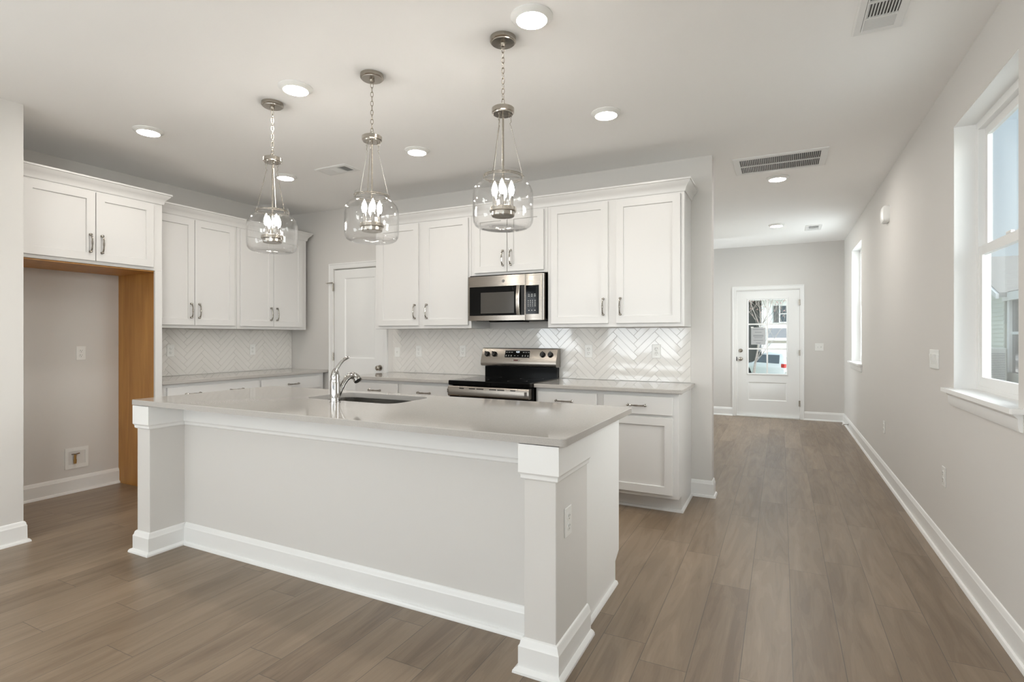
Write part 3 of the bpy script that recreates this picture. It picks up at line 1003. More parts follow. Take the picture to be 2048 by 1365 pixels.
# sink bowl
sk = thing('kitchen_sink', 'stainless steel undermount sink set in the island countertop', 'sink', (-2.2925, 2.575, CT0))
RS = (-2.2925, 2.575, CT0)
b = MB()
q = [(rrect(SX0 - 0.02, SX1 + 0.02, SY0 - 0.02, SY1 + 0.02, 0.085), CT0 - 0.001), (rrect(SX0 - 0.004, SX1 + 0.004, SY0 - 0.004, SY1 + 0.004, 0.078), CT0 - 0.001),
     (rrect(SX0 - 0.003, SX1 + 0.003, SY0 - 0.003, SY1 + 0.003, 0.078), CT0 - 0.15), (rrect(SX0 + 0.02, SX1 - 0.02, SY0 + 0.02, SY1 - 0.02, 0.07), CT0 - 0.195), (rrect(SX0 + 0.2, SX1 - 0.2, SY0 + 0.12, SY1 - 0.12, 0.06), CT0 - 0.205)]
b.loft([P3(p, z) for p, z in q], True, False, True)
b.loft([P3(p, z - 0.002) for p, z in q], True, False, True)
build('bowl', b, M['sink'], sk, rel=RS)
build('drain', MB().lathe([(0.052, 0.0), (0.050, 0.004), (0.035, 0.003), (0.03, 0.001)], (-2.2925, 2.60, CT0 - 0.206), 24), M['chrome'], sk, rel=RS)
# faucet
FX, FY = -2.302, 2.312
fa = thing('kitchen_faucet', 'chrome single lever pull out kitchen faucet on the island by the sink', 'faucet', (FX, FY, CT1))
RF = (FX, FY, CT1)
body = MB().lathe([(0.031, 0.0), (0.031, 0.005), (0.0285, 0.007), (0.0285, 0.116), (0.027, 0.120), (0.027, 0.124), (0.0262, 0.132), (0.024, 0.137), (0.024, 0.142)], (FX, FY, CT1), 32)
build('faucet_body', body, M['chrome'], fa, rel=RF)
dome = MB().lathe([(0.0265, 0.142), (0.0265, 0.147), (0.024, 0.158), (0.020, 0.174), (0.015, 0.186), (0.009, 0.194), (0.0, 0.197)], (FX, FY, CT1), 28)
ld = Vector((0.55, 0.75, 0)).normalized()
pts = [Vector((FX, FY, CT1 + 0.178)) + ld * a + Vector((0, 0, z)) for a, z in ((0.0, 0.0), (0.012, 0.022), (0.028, 0.045), (0.046, 0.066), (0.066, 0.078), (0.078, 0.082))]
dome.tube(pts, [0.010, 0.010, 0.009, 0.009, 0.0095, 0.006], 12)
build('lever', dome, M['chrome'], fa, rel=RF)
sd = Vector((0.28, 0.96, 0)).normalized()
base_ = Vector((FX, FY, CT1))
prof = [(0.018, 0.030), (0.034, 0.072), (0.052, 0.106), (0.072, 0.132), (0.094, 0.147), (0.112, 0.149), (0.126, 0.142)]
sp_ = MB().tube([base_ + sd * a + Vector((0, 0, z)) for a, z in prof], [0.012, 0.014, 0.0150, 0.0160, 0.0180, 0.0205, 0.0220], 16)
build('spout', sp_, M['chrome'], fa, rel=RF)
tip = base_ + sd * 0.136 + Vector((0.006, -0.004, 0.132))
axis = (sd * 0.30 + Vector((0.42, -0.30, -0.55))).normalized()
qm = axis.to_track_quat('Z', 'Y').to_matrix()
sp2 = MB().lathe([(0.012, -0.026), (0.020, -0.018), (0.0245, 0.0), (0.0255, 0.016), (0.0245, 0.020), (0.021, 0.018), (0.0, 0.017)], tip, 24, qm)
o = build('spray_head', sp2, M['chrome'], fa, rel=RF)
sp3 = MB().lathe([(0.0195, 0.0175), (0.0190, 0.0195), (0.0, 0.020)], tip, 20, qm)
build('spray_nozzle', sp3, M['dark'], o, rel=RF)

# ---------------------------------------------------------------- outlets and switches (local: plate on y=0 facing -y)
def outlet(label, loc, rz, group='white duplex outlets', s=1.0):
    r = thing('electrical_outlet', label, 'outlet', loc, rz, group)
    build('cover_plate', MB().box(-0.035 * s, 0.035 * s, -0.006, 0, -0.0575 * s, 0.0575 * s, 0.0022), M['plastic'], r)
    for dz in (-0.0195, 0.0195):
        p = build('receptacle', MB().lathe([(0.0165, 0.0), (0.0165, 0.0078), (0.015, 0.0085)], (0, 0, dz), 20, RX), M['plastic'], r)
        b = MB()
        for dx, hh in ((-0.0063, 0.0045), (0.0063, 0.0036)):
            b.box(dx - 0.0012, dx + 0.0012, -0.0090, -0.0080, dz + 0.004 - hh, dz + 0.004 + hh)
        b.lathe([(0.0024, 0.0080), (0.0024, 0.0090)], (0, 0, dz - 0.008), 10, RX)
        build('slots', b, M['dark'], p, smooth=0)
    build('plate_screw', MB().lathe([(0.003, 0.006), (0.0028, 0.0068)], (0, 0, 0), 10, RX), M['plastic'], r)
    return r
o0 = outlet('white duplex outlet on the tiles, second from the open end right of the range', (-1.527, Ys - 0.0085, 1.164), 0)
yt = Ys - 0.0085
copy_tree(o0, (-0.934, yt, 1.170), 0, 'white duplex outlet on the tiles nearest the open wall end')
copy_tree(o0, (-2.837, yt, 1.148), 0, 'white duplex outlet on the tiles just left of the range')
copy_tree(o0, (-3.375, yt, 1.141), 0, 'pale outlet on the tiles midway between pantry door and range')
copy_tree(o0, (Xl + 0.0085, 3.137, 1.158), pi / 2, 'outlet on the left backsplash nearest the refrigerator alcove')
copy_tree(o0, (Xl + 0.0085, 4.032, 1.149), pi / 2, 'outlet on the left backsplash nearest the corner')
copy_tree(o0, (Xl, 2.403, 1.155), pi / 2, 'white outlet on the bare wall inside the refrigerator alcove')
copy_tree(o0, (Xr, 3.938, 0.474), -pi / 2, 'white outlet low on the right wall below the near window sill')
copy_tree(o0, (Xr, 5.975, 0.456), -pi / 2, 'white outlet low on the right wall farther down the hall')
copy_tree(o0, (-0.757, 1.999, 0.562), pi / 2, 'white outlet on the side of the right island column')
# switches
def switch(name, label, loc, rz, gangs, w, hgt, group=None):
    r = thing(name, label, 'switch', loc, rz, group)
    build('cover_plate', MB().box(-w / 2, w / 2, -0.006, 0, -hgt / 2, hgt / 2, 0.0022), M['plastic'], r)
    for k in range(gangs):
        x = (k - (gangs - 1) / 2) * 0.046
        b = MB().box(x - 0.0165, x + 0.0165, -0.0072, -0.005, -0.0335, 0.0335)
        f_ = build('switch_frame', b, M['plastic'], r)
        b = MB().prism([(-0.0070, -0.031), (-0.0085, -0.031), (-0.0125, 0.031), (-0.0070, 0.031)], 'x', x - 0.015, x + 0.015)
        build('rocker', b, M['plastic'], f_)
    return r
def toggle(label, loc, rz, gangs, w, hgt):
    r = thing('light_switch', label, 'switch', loc, rz, 'white wall switches')
    build('cover_plate', MB().box(-w / 2, w / 2, -0.006, 0, -hgt / 2, hgt / 2, 0.0022), M['plastic'], r)
    for k in range(gangs):
        x = (k - (gangs - 1) / 2) * 0.046
        b = MB().prism([(-0.006, -0.010), (-0.018, 0.006), (-0.018, 0.012), (-0.006, 0.010)], 'x', x - 0.005, x + 0.005)
        build('toggle', b, M['plastic'], r)
    return r
switch('light_switch', 'wide white multi gang rocker switch plate left of the near window', (Xr, 4.160, 1.153), -pi / 2, 4, 0.208, 0.118, 'white wall switches')
toggle('white two gang switch plate right of the front door', (0.526, Yf, 1.135), 0, 2, 0.116, 0.116)
toggle('small white switch plate on the wall right beside the pantry door', (-3.656, yt, 1.128), 0, 1, 0.070, 0.100)

# refrigerator water box
wb = thing('water_supply_box', 'white recessed water supply box with a brass valve low in the refrigerator alcove', 'valve box', (Xl, 2.372, 0.285), pi / 2)
b = MB()
ringbox(b, -0.083, 0.083, -0.086, 0.086, -0.060, 0.060, -0.052, 0.056, -0.008, -0.001)
build('box_frame', b, M['plastic'], wb)
b = MB().box(-0.060, 0.060, -0.0035, -0.0008, -0.052, 0.056)
build('box_back', b, M['grout'], wb)
b = MB().lathe([(0.010, -0.045), (0.011, -0.012), (0.008, -0.010), (0.008, 0.030)], (-0.018, -0.018, 0.0), 16)
v = build('valve', b, M['brass'], wb)
b = MB().tube([(-0.045, -0.022, 0.036), (-0.018, -0.026, 0.034), (0.012, -0.022, 0.036)], 0.005, 10)
build('valve_handle', b, M['pull'], v)

# ---------------------------------------------------------------- range
RX0, RX1 = -2.552, -1.782
rg = thing('electric_range', 'stainless steel electric range with black glass cooktop under the microwave', 'range', (-2.167, 4.2, 0))
RR = (-2.167, 4.2, 0)
def rpart(name, mb, mt, parent=None, sm=30): return build(name, mb, mt, parent or rg, rel=RR, smooth=sm)
rpart('range_body', MB().box(RX0 + 0.004, RX1 - 0.004, 3.93, 4.545, 0.0, 0.878, 0.003), M['black'])
b = MB().box(RX0 - 0.001, RX1 + 0.001, 3.868, 4.50, 0.880, 0.921, 0.006)
rpart('cooktop', b, M['blackglass'])
b = MB()
for cx_, cy_, rr in ((-2.36, 4.03, 0.105), (-1.97, 4.03, 0.085), (-2.36, 4.32, 0.08), (-1.97, 4.32, 0.105)):
    n_ = 40
    b.loft([[(cx_ + r_ * cos(2 * pi * k / n_), cy_ + r_ * sin(2 * pi * k / n_), 0.9214) for k in range(n_)] for r_ in (rr, rr - 0.003)], True, False, False)
rpart('burner_rings', b, M['gap'], sm=0)
# slotted vent strip over the oven door
b = MB()
b.prism([(3.93, 0.874), (3.875, 0.872), (3.868, 0.858), (3.868, 0.800), (3.875, 0.790), (3.93, 0.790)], 'x', RX0 - 0.004, RX1 - 0.010)
vs_ = rpart('vent_strip', b, M['steel'])
for xa, xb in ((-2.44, -2.395), (-2.345, -2.285), (-2.272, -2.205), (-2.15, -2.085), (-2.075, -2.01), (-1.955, -1.91)):
    rpart('vent_slot', MB().box(xa, xb, 3.8672, 3.870, 0.852, 0.860), M['dark'], vs_)
rpart('end_bracket', MB().box(RX0 - 0.010, RX0 + 0.004, 3.866, 3.90, 0.815, 0.848, 0.001), M['steel'], vs_)
b = MB().box(RX1 - 0.046, RX1 - 0.026, 3.862, 3.868, 0.812, 0.850, 0.001)
rpart('end_bracket', b, M['chrome'], vs_)
b = MB().box(RX0 + 0.004, RX1 - 0.004, 3.880, 3.93, 0.20, 0.788, 0.004)
od = rpart('oven_door', b, M['black'])
b = MB().tube([(RX0 + 0.05, 3.845, 0.715), (RX1 - 0.05, 3.845, 0.715)], 0.012, 12)
for x in (RX0 + 0.07, RX1 - 0.07): b.tube([(x, 3.88, 0.715), (x, 3.845, 0.715)], 0.009, 10)
rpart('oven_handle', b, M['steel'], od)
rpart('oven_window', MB().box(RX0 + 0.12, RX1 - 0.12, 3.8785, 3.8812, 0.33, 0.62), M['blackglass'], od)
rpart('storage_drawer', MB().box(RX0 + 0.004, RX1 - 0.004, 3.885, 3.93, 0.05, 0.192, 0.004), M['steel'])
# backguard
b = MB().prism([(4.49, 0.920), (4.49, 1.012), (4.545, 1.012), (4.545, 0.920)], 'x', RX0 + 0.012, RX1 - 0.018)
rpart('backguard_base', b, M['black'])
cp_ = [(4.462, 1.016), (4.440, 1.022), (4.436, 1.034), (4.436, 1.062), (4.478, 1.180), (4.486, 1.186), (4.545, 1.186), (4.545, 1.016)]
bgp = rpart('control_panel', MB().prism(cp_, 'x', RX0 - 0.006, RX1 - 0.006), M['steel'])
nx = Vector((0, -(1.180 - 1.062), 4.478 - 4.436)).normalized()   # outward normal of the sloping face
def on_face(x, z): return Vector((x, 4.436 + (z - 1.062) * (4.478 - 4.436) / (1.180 - 1.062), z))
tilt = math.atan2(4.478 - 4.436, 1.180 - 1.062)
MF = Matrix.Rotation(pi / 2 - tilt, 3, 'X')     # lathe z -> outward normal
for x in (-2.497, -2.420, -1.925, -1.849):
    c_ = on_face(x, 1.128)
    k = MB().lathe([(0.0255, 0.0), (0.026, 0.004), (0.022, 0.007), (0.021, 0.022), (0.019, 0.026), (0.0, 0.027)], c_, 26, MF)
    kk = MB().box(-0.0045, 0.0045, -0.026, 0.026, 0.018, 0.034, 0.002)
    R3 = MF @ Matrix.Rotation(0.7 if x < -2.2 else -0.2, 3, 'Z')
    k.add([tuple(R3 @ Vector(p) + c_) for p in kk.v], kk.f)
    ko = rpart('control_knob', k, M['knob'], bgp)
    d = MB()
    for a in range(5):
        t_ = MF @ Vector((0.034 * cos(a * 1.1), 0.034 * sin(a * 1.1), 0.0))
        p = c_ + t_
        d.lathe([(0.0016, 0.0), (0.0016, 0.0006)], p, 6, MF)
    rpart('dial_marks', d, M['dark'], ko)
def face_quad(b, x0, x1, z0, z1, off):
    P = [on_face(x0, z0), on_face(x1, z0), on_face(x1, z1), on_face(x0, z1)]
    n_ = Vector((0, -cos(tilt), sin(tilt)))
    b.loft([[tuple(p) for p in P], [tuple(p + n_ * off) for p in P]])
b = MB(); face_quad(b, -2.312, -2.052, 1.096, 1.166, 0.0012)
bez = rpart('display_bezel', b, M['chrome'], bgp)
b = MB(); face_quad(b, -2.308, -2.056, 1.100, 1.162, 0.0020)
rpart('display_glass', b, M['blackglass'], bgp)
fn_ = Vector((0, -cos(tilt), sin(tilt)))
c_ = on_face(-2.178, 1.150) + fn_ * 0.0026
text('clock_digits', '4:33', 0.021, M['display'], bgp, tuple(c_ - Vector(RR)), (pi / 2 - tilt, 0, 0))
b = MB()
for i, x in enumerate((-2.292, -2.265, -2.238, -2.118, -2.092, -2.068)): face_quad(b, x - 0.008, x + 0.008, 1.1455, 1.1490, 0.0026)
for i, x in enumerate((-2.294, -2.268, -2.242, -2.125, -2.098, -2.070)):
    face_quad(b, x - 0.006, x + 0.006, 1.110, 1.113, 0.0026)
    face_quad(b, x - 0.003, x + 0.003, 1.116, 1.122, 0.0026)
for x in (-2.205, -2.172): face_quad(b, x - 0.004, x + 0.004, 1.114, 1.118, 0.0026)
rpart('printed_legends', b, M['marks'], bgp, 0)
b = MB(); face_quad(b, -2.225, -2.150, 1.067, 1.082, 0.0012)
bd = rpart('name_badge', b, M['chrome'], bgp)
b = MB(); face_quad(b, -2.209, -2.166, 1.068, 1.081, 0.0020)
rpart('badge_plate', b, M['badge'], bgp)

# ---------------------------------------------------------------- microwave
MX0, MX1, MZ0, MZ1, MYF = -2.537, -1.790, 1.436, 1.832, 4.165
mw = thing('microwave', 'stainless steel over the range microwave below the short cabinet', 'microwave', (-2.163, 4.37, 1.436))
RM = (-2.163, 4.37, 1.436)
def mpart(name, mb, mt, parent=None, sm=30): return build(name, mb, mt, parent or mw, rel=RM, smooth=sm)
mpart('microwave_case', MB().box(MX0 + 0.004, MX1 - 0.004, MYF + 0.03, Ys - 0.012, MZ0 + 0.006, MZ1 + 0.012, 0.003), M['black'])
SPL = -1.962
def rounded_front(x0, x1, rl, rr):
    pts = [(x0, MYF + 0.030)]
    for k in range(7):
        a = (pi / 2) * k / 6
        pts.append((x0 + rl - rl * cos(a), MYF + rl - rl * sin(a)))
    for k in range(7):
        a = (pi / 2) * k / 6
        pts.append((x1 - rr + rr * sin(a), MYF + rr - rr * cos(a)))
    pts.append((x1, MYF + 0.030))
    return pts
dr = mpart('microwave_door', MB().prism(rounded_front(MX0, SPL - 0.001, 0.012, 0.001), 'z', MZ0, MZ1), M['steel'])
ps = mpart('control_section', MB().prism(rounded_front(SPL + 0.001, MX1, 0.001, 0.026), 'z', MZ0, MZ1), M['steel'])
mpart('door_glass', MB().box(MX0 + 0.020, SPL - 0.006, MYF - 0.002, MYF + 0.004, 1.480, 1.738, 0.0012), M['blackglass'], dr)
M['mwin'] = mat('grey_mesh_screen', (0.065, 0.06, 0.053), 0.12, spec=0.35)
mpart('window_screen', MB().box(-2.400, -2.068, MYF - 0.0030, MYF - 0.0015, 1.500, 1.685), M['mwin'], dr)
hb = []
for k in range(9):
    t = k / 8
    hb.append((-2.022, MYF - 0.022 - 0.016 * (1 - (2 * t - 1) ** 2), 1.482 + 0.252 * t))
b = MB()
rings = []
for p in hb:
    rings.append([(p[0] - 0.017, p[1] + 0.006, p[2]), (p[0] - 0.012, p[1], p[2]), (p[0] + 0.012, p[1], p[2]), (p[0] + 0.017, p[1] + 0.006, p[2]), (p[0] + 0.010, p[1] + 0.010, p[2]), (p[0] - 0.010, p[1] + 0.010, p[2])])
b.loft(rings)
for z in (1.490, 1.722): b.box(-2.032, -2.012, MYF - 0.022, MYF, z - 0.008, z + 0.008)
mpart('door_handle', b, M['steel'], dr)
mpart('handle_recess', MB().box(-2.004, SPL - 0.008, MYF - 0.0032, MYF - 0.0015, 1.485, 1.733), M['dark'], dr)
mpart('keypad', MB().box(SPL + 0.006, MX1 - 0.044, MYF - 0.002, MYF + 0.004, 1.487, 1.733, 0.0012), M['blackglass'], ps)
b = MB()
def key(x, z, w_, h_): b.box(x - w_ / 2, x + w_ / 2, MYF - 0.0026, MYF - 0.0018, z - h_ / 2, z + h_ / 2)
kx = (-1.932, -1.912, -1.892, -1.868)
for r_, z in enumerate((1.655, 1.640)):
    for x in (-1.926, -1.899, -1.870): key(x, z, 0.014, 0.004 if r_ == 0 else 0.005)
for z in (1.602, 1.587, 1.571, 1.556):
    for i, x in enumerate(kx): key(x, z, 0.006 if i < 3 else 0.013, 0.006 if i < 3 else 0.004)
for x in (-1.926, -1.899, -1.870): key(x, 1.518, 0.011, 0.006)
mpart('key_legends', b, M['marks'], ps, 0)
# round monogram emblem on the top rail
b = MB().lathe([(0.0135, 0.0), (0.0135, 0.0015), (0.012, 0.002)], (-2.174, MYF, 1.782), 32, RX)
em = mpart('emblem', b, M['gap'], dr)
b = MB()
b.tube([(-2.174 + 0.0115 * cos(2 * pi * k / 28), MYF - 0.0022, 1.782 + 0.0115 * sin(2 * pi * k / 28)) for k in range(28)], 0.0009, 6, True)
for sx_ in (-1, 1):
    pts = []
    for k in range(15):
        a = 0.6 + 4.6 * k / 14
        rr = 0.0045
        pts.append((-2.174 + sx_ * 0.0035 + rr * cos(a) * 0.8, MYF - 0.0022, 1.782 + rr * 1.15 * sin(a)))
    pts.append((-2.174 + sx_ * 0.0035 + 0.002, MYF - 0.0022, 1.7815))
    b.tube(pts, 0.0008, 6)
mpart('emblem_letters', b, M['marks'], em)
b = MB().box(MX0 + 0.06, MX1 - 0.06, MYF + 0.05, 4.50, MZ0 - 0.004, MZ0 + 0.008, 0.003)
mpart('underside_grille', b, M['gap'])
b = MB().prism([(MYF + 0.010, MZ0 + 0.002), (MYF + 0.035, MZ0 - 0.014), (MYF + 0.16, MZ0 - 0.014), (MYF + 0.18, MZ0 + 0.004)], 'x', -2.33, -2.00)
mpart('vent_hood_lip', b, M['black'])

# ---------------------------------------------------------------- pendants
def pendant(label, x, y):
    r = thing('pendant_light', label, 'pendant light', (x, y, H), 0, 'glass pendants over the island')
    Z = lambda z: z - H
    can = build('canopy', MB().lathe([(0.064, 0.0), (0.064, -0.018), (0.061, -0.021), (0.057, -0.022), (0.056, -0.026), (0.014, -0.028), (0.013, -0.044), (0.0, -0.046)], (0, 0, 0), 40), M['nickel'], r)
    b = MB()
    zt_, zb_ = -0.046, Z(2.430)
    nl = 11
    pitch = (zt_ - zb_) / nl
    for i in range(nl):
        zc = zt_ - pitch * (i + 0.5)
        hl_ = pitch * 0.62
        pts = []
        for k in range(14):
            a = 2 * pi * k / 14
            u_ = 0.0075 * cos(a)
            w_ = hl_ * sin(a)
            pts.append((u_, 0, zc + w_) if i % 2 == 0 else (0, u_, zc + w_))
        b.tube(pts, 0.0019, 6, True)
    build('chain', b, M['nickel'], r)
    b = MB().lathe([(0.0, Z(2.412)), (0.050, Z(2.412)), (0.055, Z(2.408)), (0.055, Z(2.388)), (0.050, Z(2.385)), (0.048, Z(2.380)), (0.012, Z(2.380)), (0.0, Z(2.379))], (0, 0, 0), 36)
    b.tube([(0.014 * cos(pi * k / 10), 0, Z(2.411) + 0.026 * sin(pi * k / 10)) for k in range(11)], 0.0028, 8)
    cap = build('hanger_cap', b, M['nickel'], r)
    b = MB()
    for k in range(3):
        a = 2 * pi * k / 3 + 0.5
        hx, hy = 0.036 * cos(a), 0.036 * sin(a)
        b.tube([(hx + 0.007 * cos(2 * pi * j / 10) * cos(a), hy + 0.007 * cos(2 * pi * j / 10) * sin(a), Z(2.372) + 0.009 * sin(2 * pi * j / 10)) for j in range(10)], 0.0016, 6, True)
    build('hooks', b, M['nickel'], cap)
    build('stem', MB().tube([(0, 0, Z(2.380)), (0, 0, Z(1.90))], 0.0052, 12), M['nickel'], r)
    for k in range(3):
        a = 2 * pi * k / 3 + 0.5
        c_, s_ = cos(a), sin(a)
        w_ = MB().tube([(0.037 * c_, 0.037 * s_, Z(2.362)), (0.040 * c_, 0.040 * s_, Z(2.345)), (0.034 * c_ , 0.034 * s_, Z(2.335)), (0.040 * c_, 0.040 * s_, Z(2.318)), (0.094 * c_, 0.094 * s_, Z(2.088)), (0.104 * c_, 0.104 * s_, Z(2.076))], 0.0017, 6)
        build('suspension_rod', w_, M['nickel'], r)
    pr = [(0.0935, 2.096), (0.0935, 2.060), (0.103, 2.052), (0.122, 2.040), (0.137, 2.024), (0.145, 2.004), (0.148, 1.980), (0.148, 1.872), (0.145, 1.850), (0.136, 1.834), (0.120, 1.824), (0.09, 1.820), (0.0, 1.819)]
    pi_ = [(max(r_ - 0.0035, 0.0), z + (0.003 if r_ < 0.125 and z < 1.9 else 0.0)) for r_, z in pr]
    sh = MB().lathe([(a, Z(z)) for a, z in pr] , (0, 0, 0), 56, None, False, False)
    sh.lathe([(a, Z(z)) for a, z in pi_], (0, 0, 0), 56, None, False, False)
    n_ = 56
    sh.loft([[(rr * cos(2 * pi * k / n_), rr * sin(2 * pi * k / n_), Z(2.096)) for k in range(n_)] for rr in (0.0935, 0.090)], True, False, False)
    g = build('glass_shade', sh, M['shade_glass'], r, smooth=40)
    b = MB()
    for z in (2.078, 2.070):
        b.tube([(0.0960 * cos(2 * pi * k / 40), 0.0960 * sin(2 * pi * k / 40), Z(z)) for k in range(40)], 0.0024, 6, True)
    build('shade_ring', b, M['nickel'], r)
    pl_ = build('lamp_plate', MB().lathe([(0.0, Z(1.926)), (0.058, Z(1.926)), (0.065, Z(1.923)), (0.066, Z(1.905)), (0.062, Z(1.901)), (0.058, Z(1.900)), (0.057, Z(1.884)), (0.054, Z(1.880)), (0.0, Z(1.880))], (0, 0, 0), 40), M['nickel'], r)
    for k in range(4):
        a = pi / 2 * k + 0.35
        px_, py_ = 0.041 * cos(a), 0.041 * sin(a)
        s_ = build('candle_sleeve', MB().lathe([(0.012, Z(1.925)), (0.0105, Z(1.931)), (0.0105, Z(1.978)), (0.008, Z(1.982))], (px_, py_, 0), 16), M['chrome'], pl_)
        build('candle_bulb', MB().lathe([(0.0065, Z(1.980)), (0.011, Z(1.990)), (0.0145, Z(2.004)), (0.0145, Z(2.014)), (0.011, Z(2.030)), (0.006, Z(2.044)), (0.0, Z(2.056))], (px_, py_, 0), 16), M['bulb'], s_)
    return r
p0 = pendant('nearest and rightmost glass drum pendant, hanging in front of the cabinet above the microwave', -1.215, 2.325)
copy_tree(p0, (-2.040, 2.325, H), 0.5, 'middle glass drum pendant, hanging in front of the pantry door')
copy_tree(p0, (-2.840, 2.325, H), 1.1, 'leftmost glass drum pendant, hanging in front of the corner cabinet')

# ---------------------------------------------------------------- recessed lights
def downlight(label, x, y):
    r = thing('recessed_light', label, 'ceiling light', (x, y, H), 0, 'recessed ceiling lights')
    b = MB().lathe([(0.096, 0.0), (0.096, -0.005), (0.090, -0.009), (0.075, -0.020), (0.071, -0.021)], (0, 0, 0), 40)
    build('trim_ring', b, M['plastic'], r)
    build('lens', MB().lathe([(0.071, -0.0208), (0.05, -0.0235), (0.0, -0.025)], (0, 0, 0), 36, None, False), M['lens'], r)
    return r
l0 = downlight('large round ceiling light at the top edge, beside the right pendant canopy', -1.015, 2.225)
for x, y, lb in ((-2.540, 2.240, 'round ceiling light between the left and middle pendant canopies'),
                 (-4.000, 2.240, 'round ceiling light farthest left, above the refrigerator alcove'),
                 (-2.549, 3.423, 'round ceiling light right of the middle pendant, left of the right pendant'),
                 (-4.032, 3.441, 'round ceiling light seen just right of the left pendant hanger cap'),
                 (-1.020, 3.403, 'round ceiling light above the wide right wall cabinet'),
                 (-0.029, 5.490, 'round hall ceiling light just beyond the long return grille'),
                 (-0.052, 7.800, 'small round ceiling light nearest the front door')):
    q_ = copy_tree(l0, (x, y, H), 0, lb)
    if y > 5:                                   # hall lamps glow whiter, output raised to brighten the hall walls
        for ch in q_.children:
            if ch.name.startswith('lens'):
                ch.data = ch.data.copy()
                ch.data.materials[0] = M['lens_hall']
# unseen lamps added behind the camera to light the room, same fitting
for x, y in ((-3.2, -0.3), (-0.6, -0.3), (-3.2, -2.6), (-0.6, -2.6)):
    q_ = copy_tree(l0, (x, y, H), 0, 'unseen round ceiling light added behind the viewer to fill the room', 'added unseen ceiling lights')
    for ch in q_.children:
        if ch.name.startswith('lens'):
            ch.data = ch.data.copy()
            ch.data.materials[0] = M['lens_added']

# ---------------------------------------------------------------- ceiling registers
def register(name, label, x0, x1, y0, y1, rim, sections):
    cx_, cy_ = (x0 + x1) / 2, (y0 + y1) / 2
    r = thing(name, label, 'vent', (cx_, cy_, H), 0, 'white ceiling vents')
    R_ = (cx_, cy_, H)
    b = MB()
    prof = [(0.0, 0.0), (0.0, -0.004), (0.006, -0.009), (rim, -0.009), (rim, 0.0)]
    path = [(x0, y0), (x0, y1), (x1, y1), (x1, y0)]
    b.sweep(path, [(o_, u_ + H) for o_, u_ in prof], closed=True)
    build('frame', b, M['vent'], r, rel=R_)
    build('duct_shade_plate', MB().box(x0 + rim * 0.5, x1 - rim * 0.5, y0 + rim * 0.5, y1 - rim * 0.5, H - 0.0025, H - 0.0005), M['gap'], r, rel=R_)  # dark plate stands in for the shade inside the duct; no hole behind
    b = MB()
    for (xa, xb, ya, yb, axis, pitch, tilt_) in sections:
        th = 0.0012
        if axis == 'y':      # slats run along y, stacked in x
            n_ = int((xb - xa) / pitch)
            for k in range(n_ + 1):
                x = xa + (xb - xa) * k / n_
                b.prism([(x, H - 0.010), (x + th, H - 0.010), (x + th + tilt_, H - 0.002), (x + tilt_, H - 0.002)], 'y', ya, yb)
        else:
            n_ = int((yb - ya) / pitch)
            for k in range(n_ + 1):
                y = ya + (yb - ya) * k / n_
                b.prism([(y, H - 0.010), (y + th, H - 0.010), (y + th + tilt_, H - 0.002), (y + tilt_, H - 0.002)], 'x', xa, xb)
    build('louvres', b, M['vent'], r, rel=R_)
    b = MB()
    for i, s_ in enumerate(sections):
        xa, xb, ya, yb = s_[:4]
        ringbar = 0.006
        b.box(xa - ringbar, xa, ya, yb, H - 0.0095, H - 0.002); b.box(xb, xb + ringbar, ya, yb, H - 0.0095, H - 0.002)
        b.box(xa - ringbar, xb + ringbar, ya - ringbar, ya, H - 0.0095, H - 0.002); b.box(xa - ringbar, xb + ringbar, yb, yb + ringbar, H - 0.0095, H - 0.002)
    build('divider_bars', b, M['vent'], r, rel=R_)
    return r
register('return_air_grille', 'long white return air grille across the hall ceiling', -0.362, 0.332, 4.765, 5.245, 0.045,
         [(-0.312, 0.282, 4.812, 4.996, 'y', 0.0136, 0.005), (-0.312, 0.282, 5.012, 5.198, 'y', 0.0136, 0.005)])
register('supply_vent', 'white supply vent cut off by the top edge of the view near the right wall', 0.305, 0.505, 2.62, 3.065, 0.032,
         [(0.345, 0.468, 2.93, 3.025, 'x', 0.0135, -0.003), (0.345, 0.468, 2.795, 2.915, 'y', 0.0115, 0.008), (0.345, 0.468, 2.665, 2.78, 'x', 0.0115, 0.008)])
register('supply_vent', 'white supply vent on the kitchen ceiling left of the middle pendant', -3.635, -3.285, 3.405, 3.597, 0.028,
         [(-3.600, -3.505, 3.44, 3.562, 'y', 0.0115, 0.009), (-3.490, -3.415, 3.44, 3.562, 'x', 0.0115, -0.009), (-3.400, -3.320, 3.44, 3.562, 'y', 0.0115, -0.006)])
register('supply_vent', 'small white supply vent on the ceiling near the front door', 0.290, 0.480, 8.02, 8.39, 0.030,
         [(0.328, 0.442, 8.06, 8.15, 'x', 0.013, 0.008), (0.328, 0.442, 8.165, 8.25, 'y', 0.013, 0.008), (0.328, 0.442, 8.265, 8.35, 'x', 0.013, -0.008)])

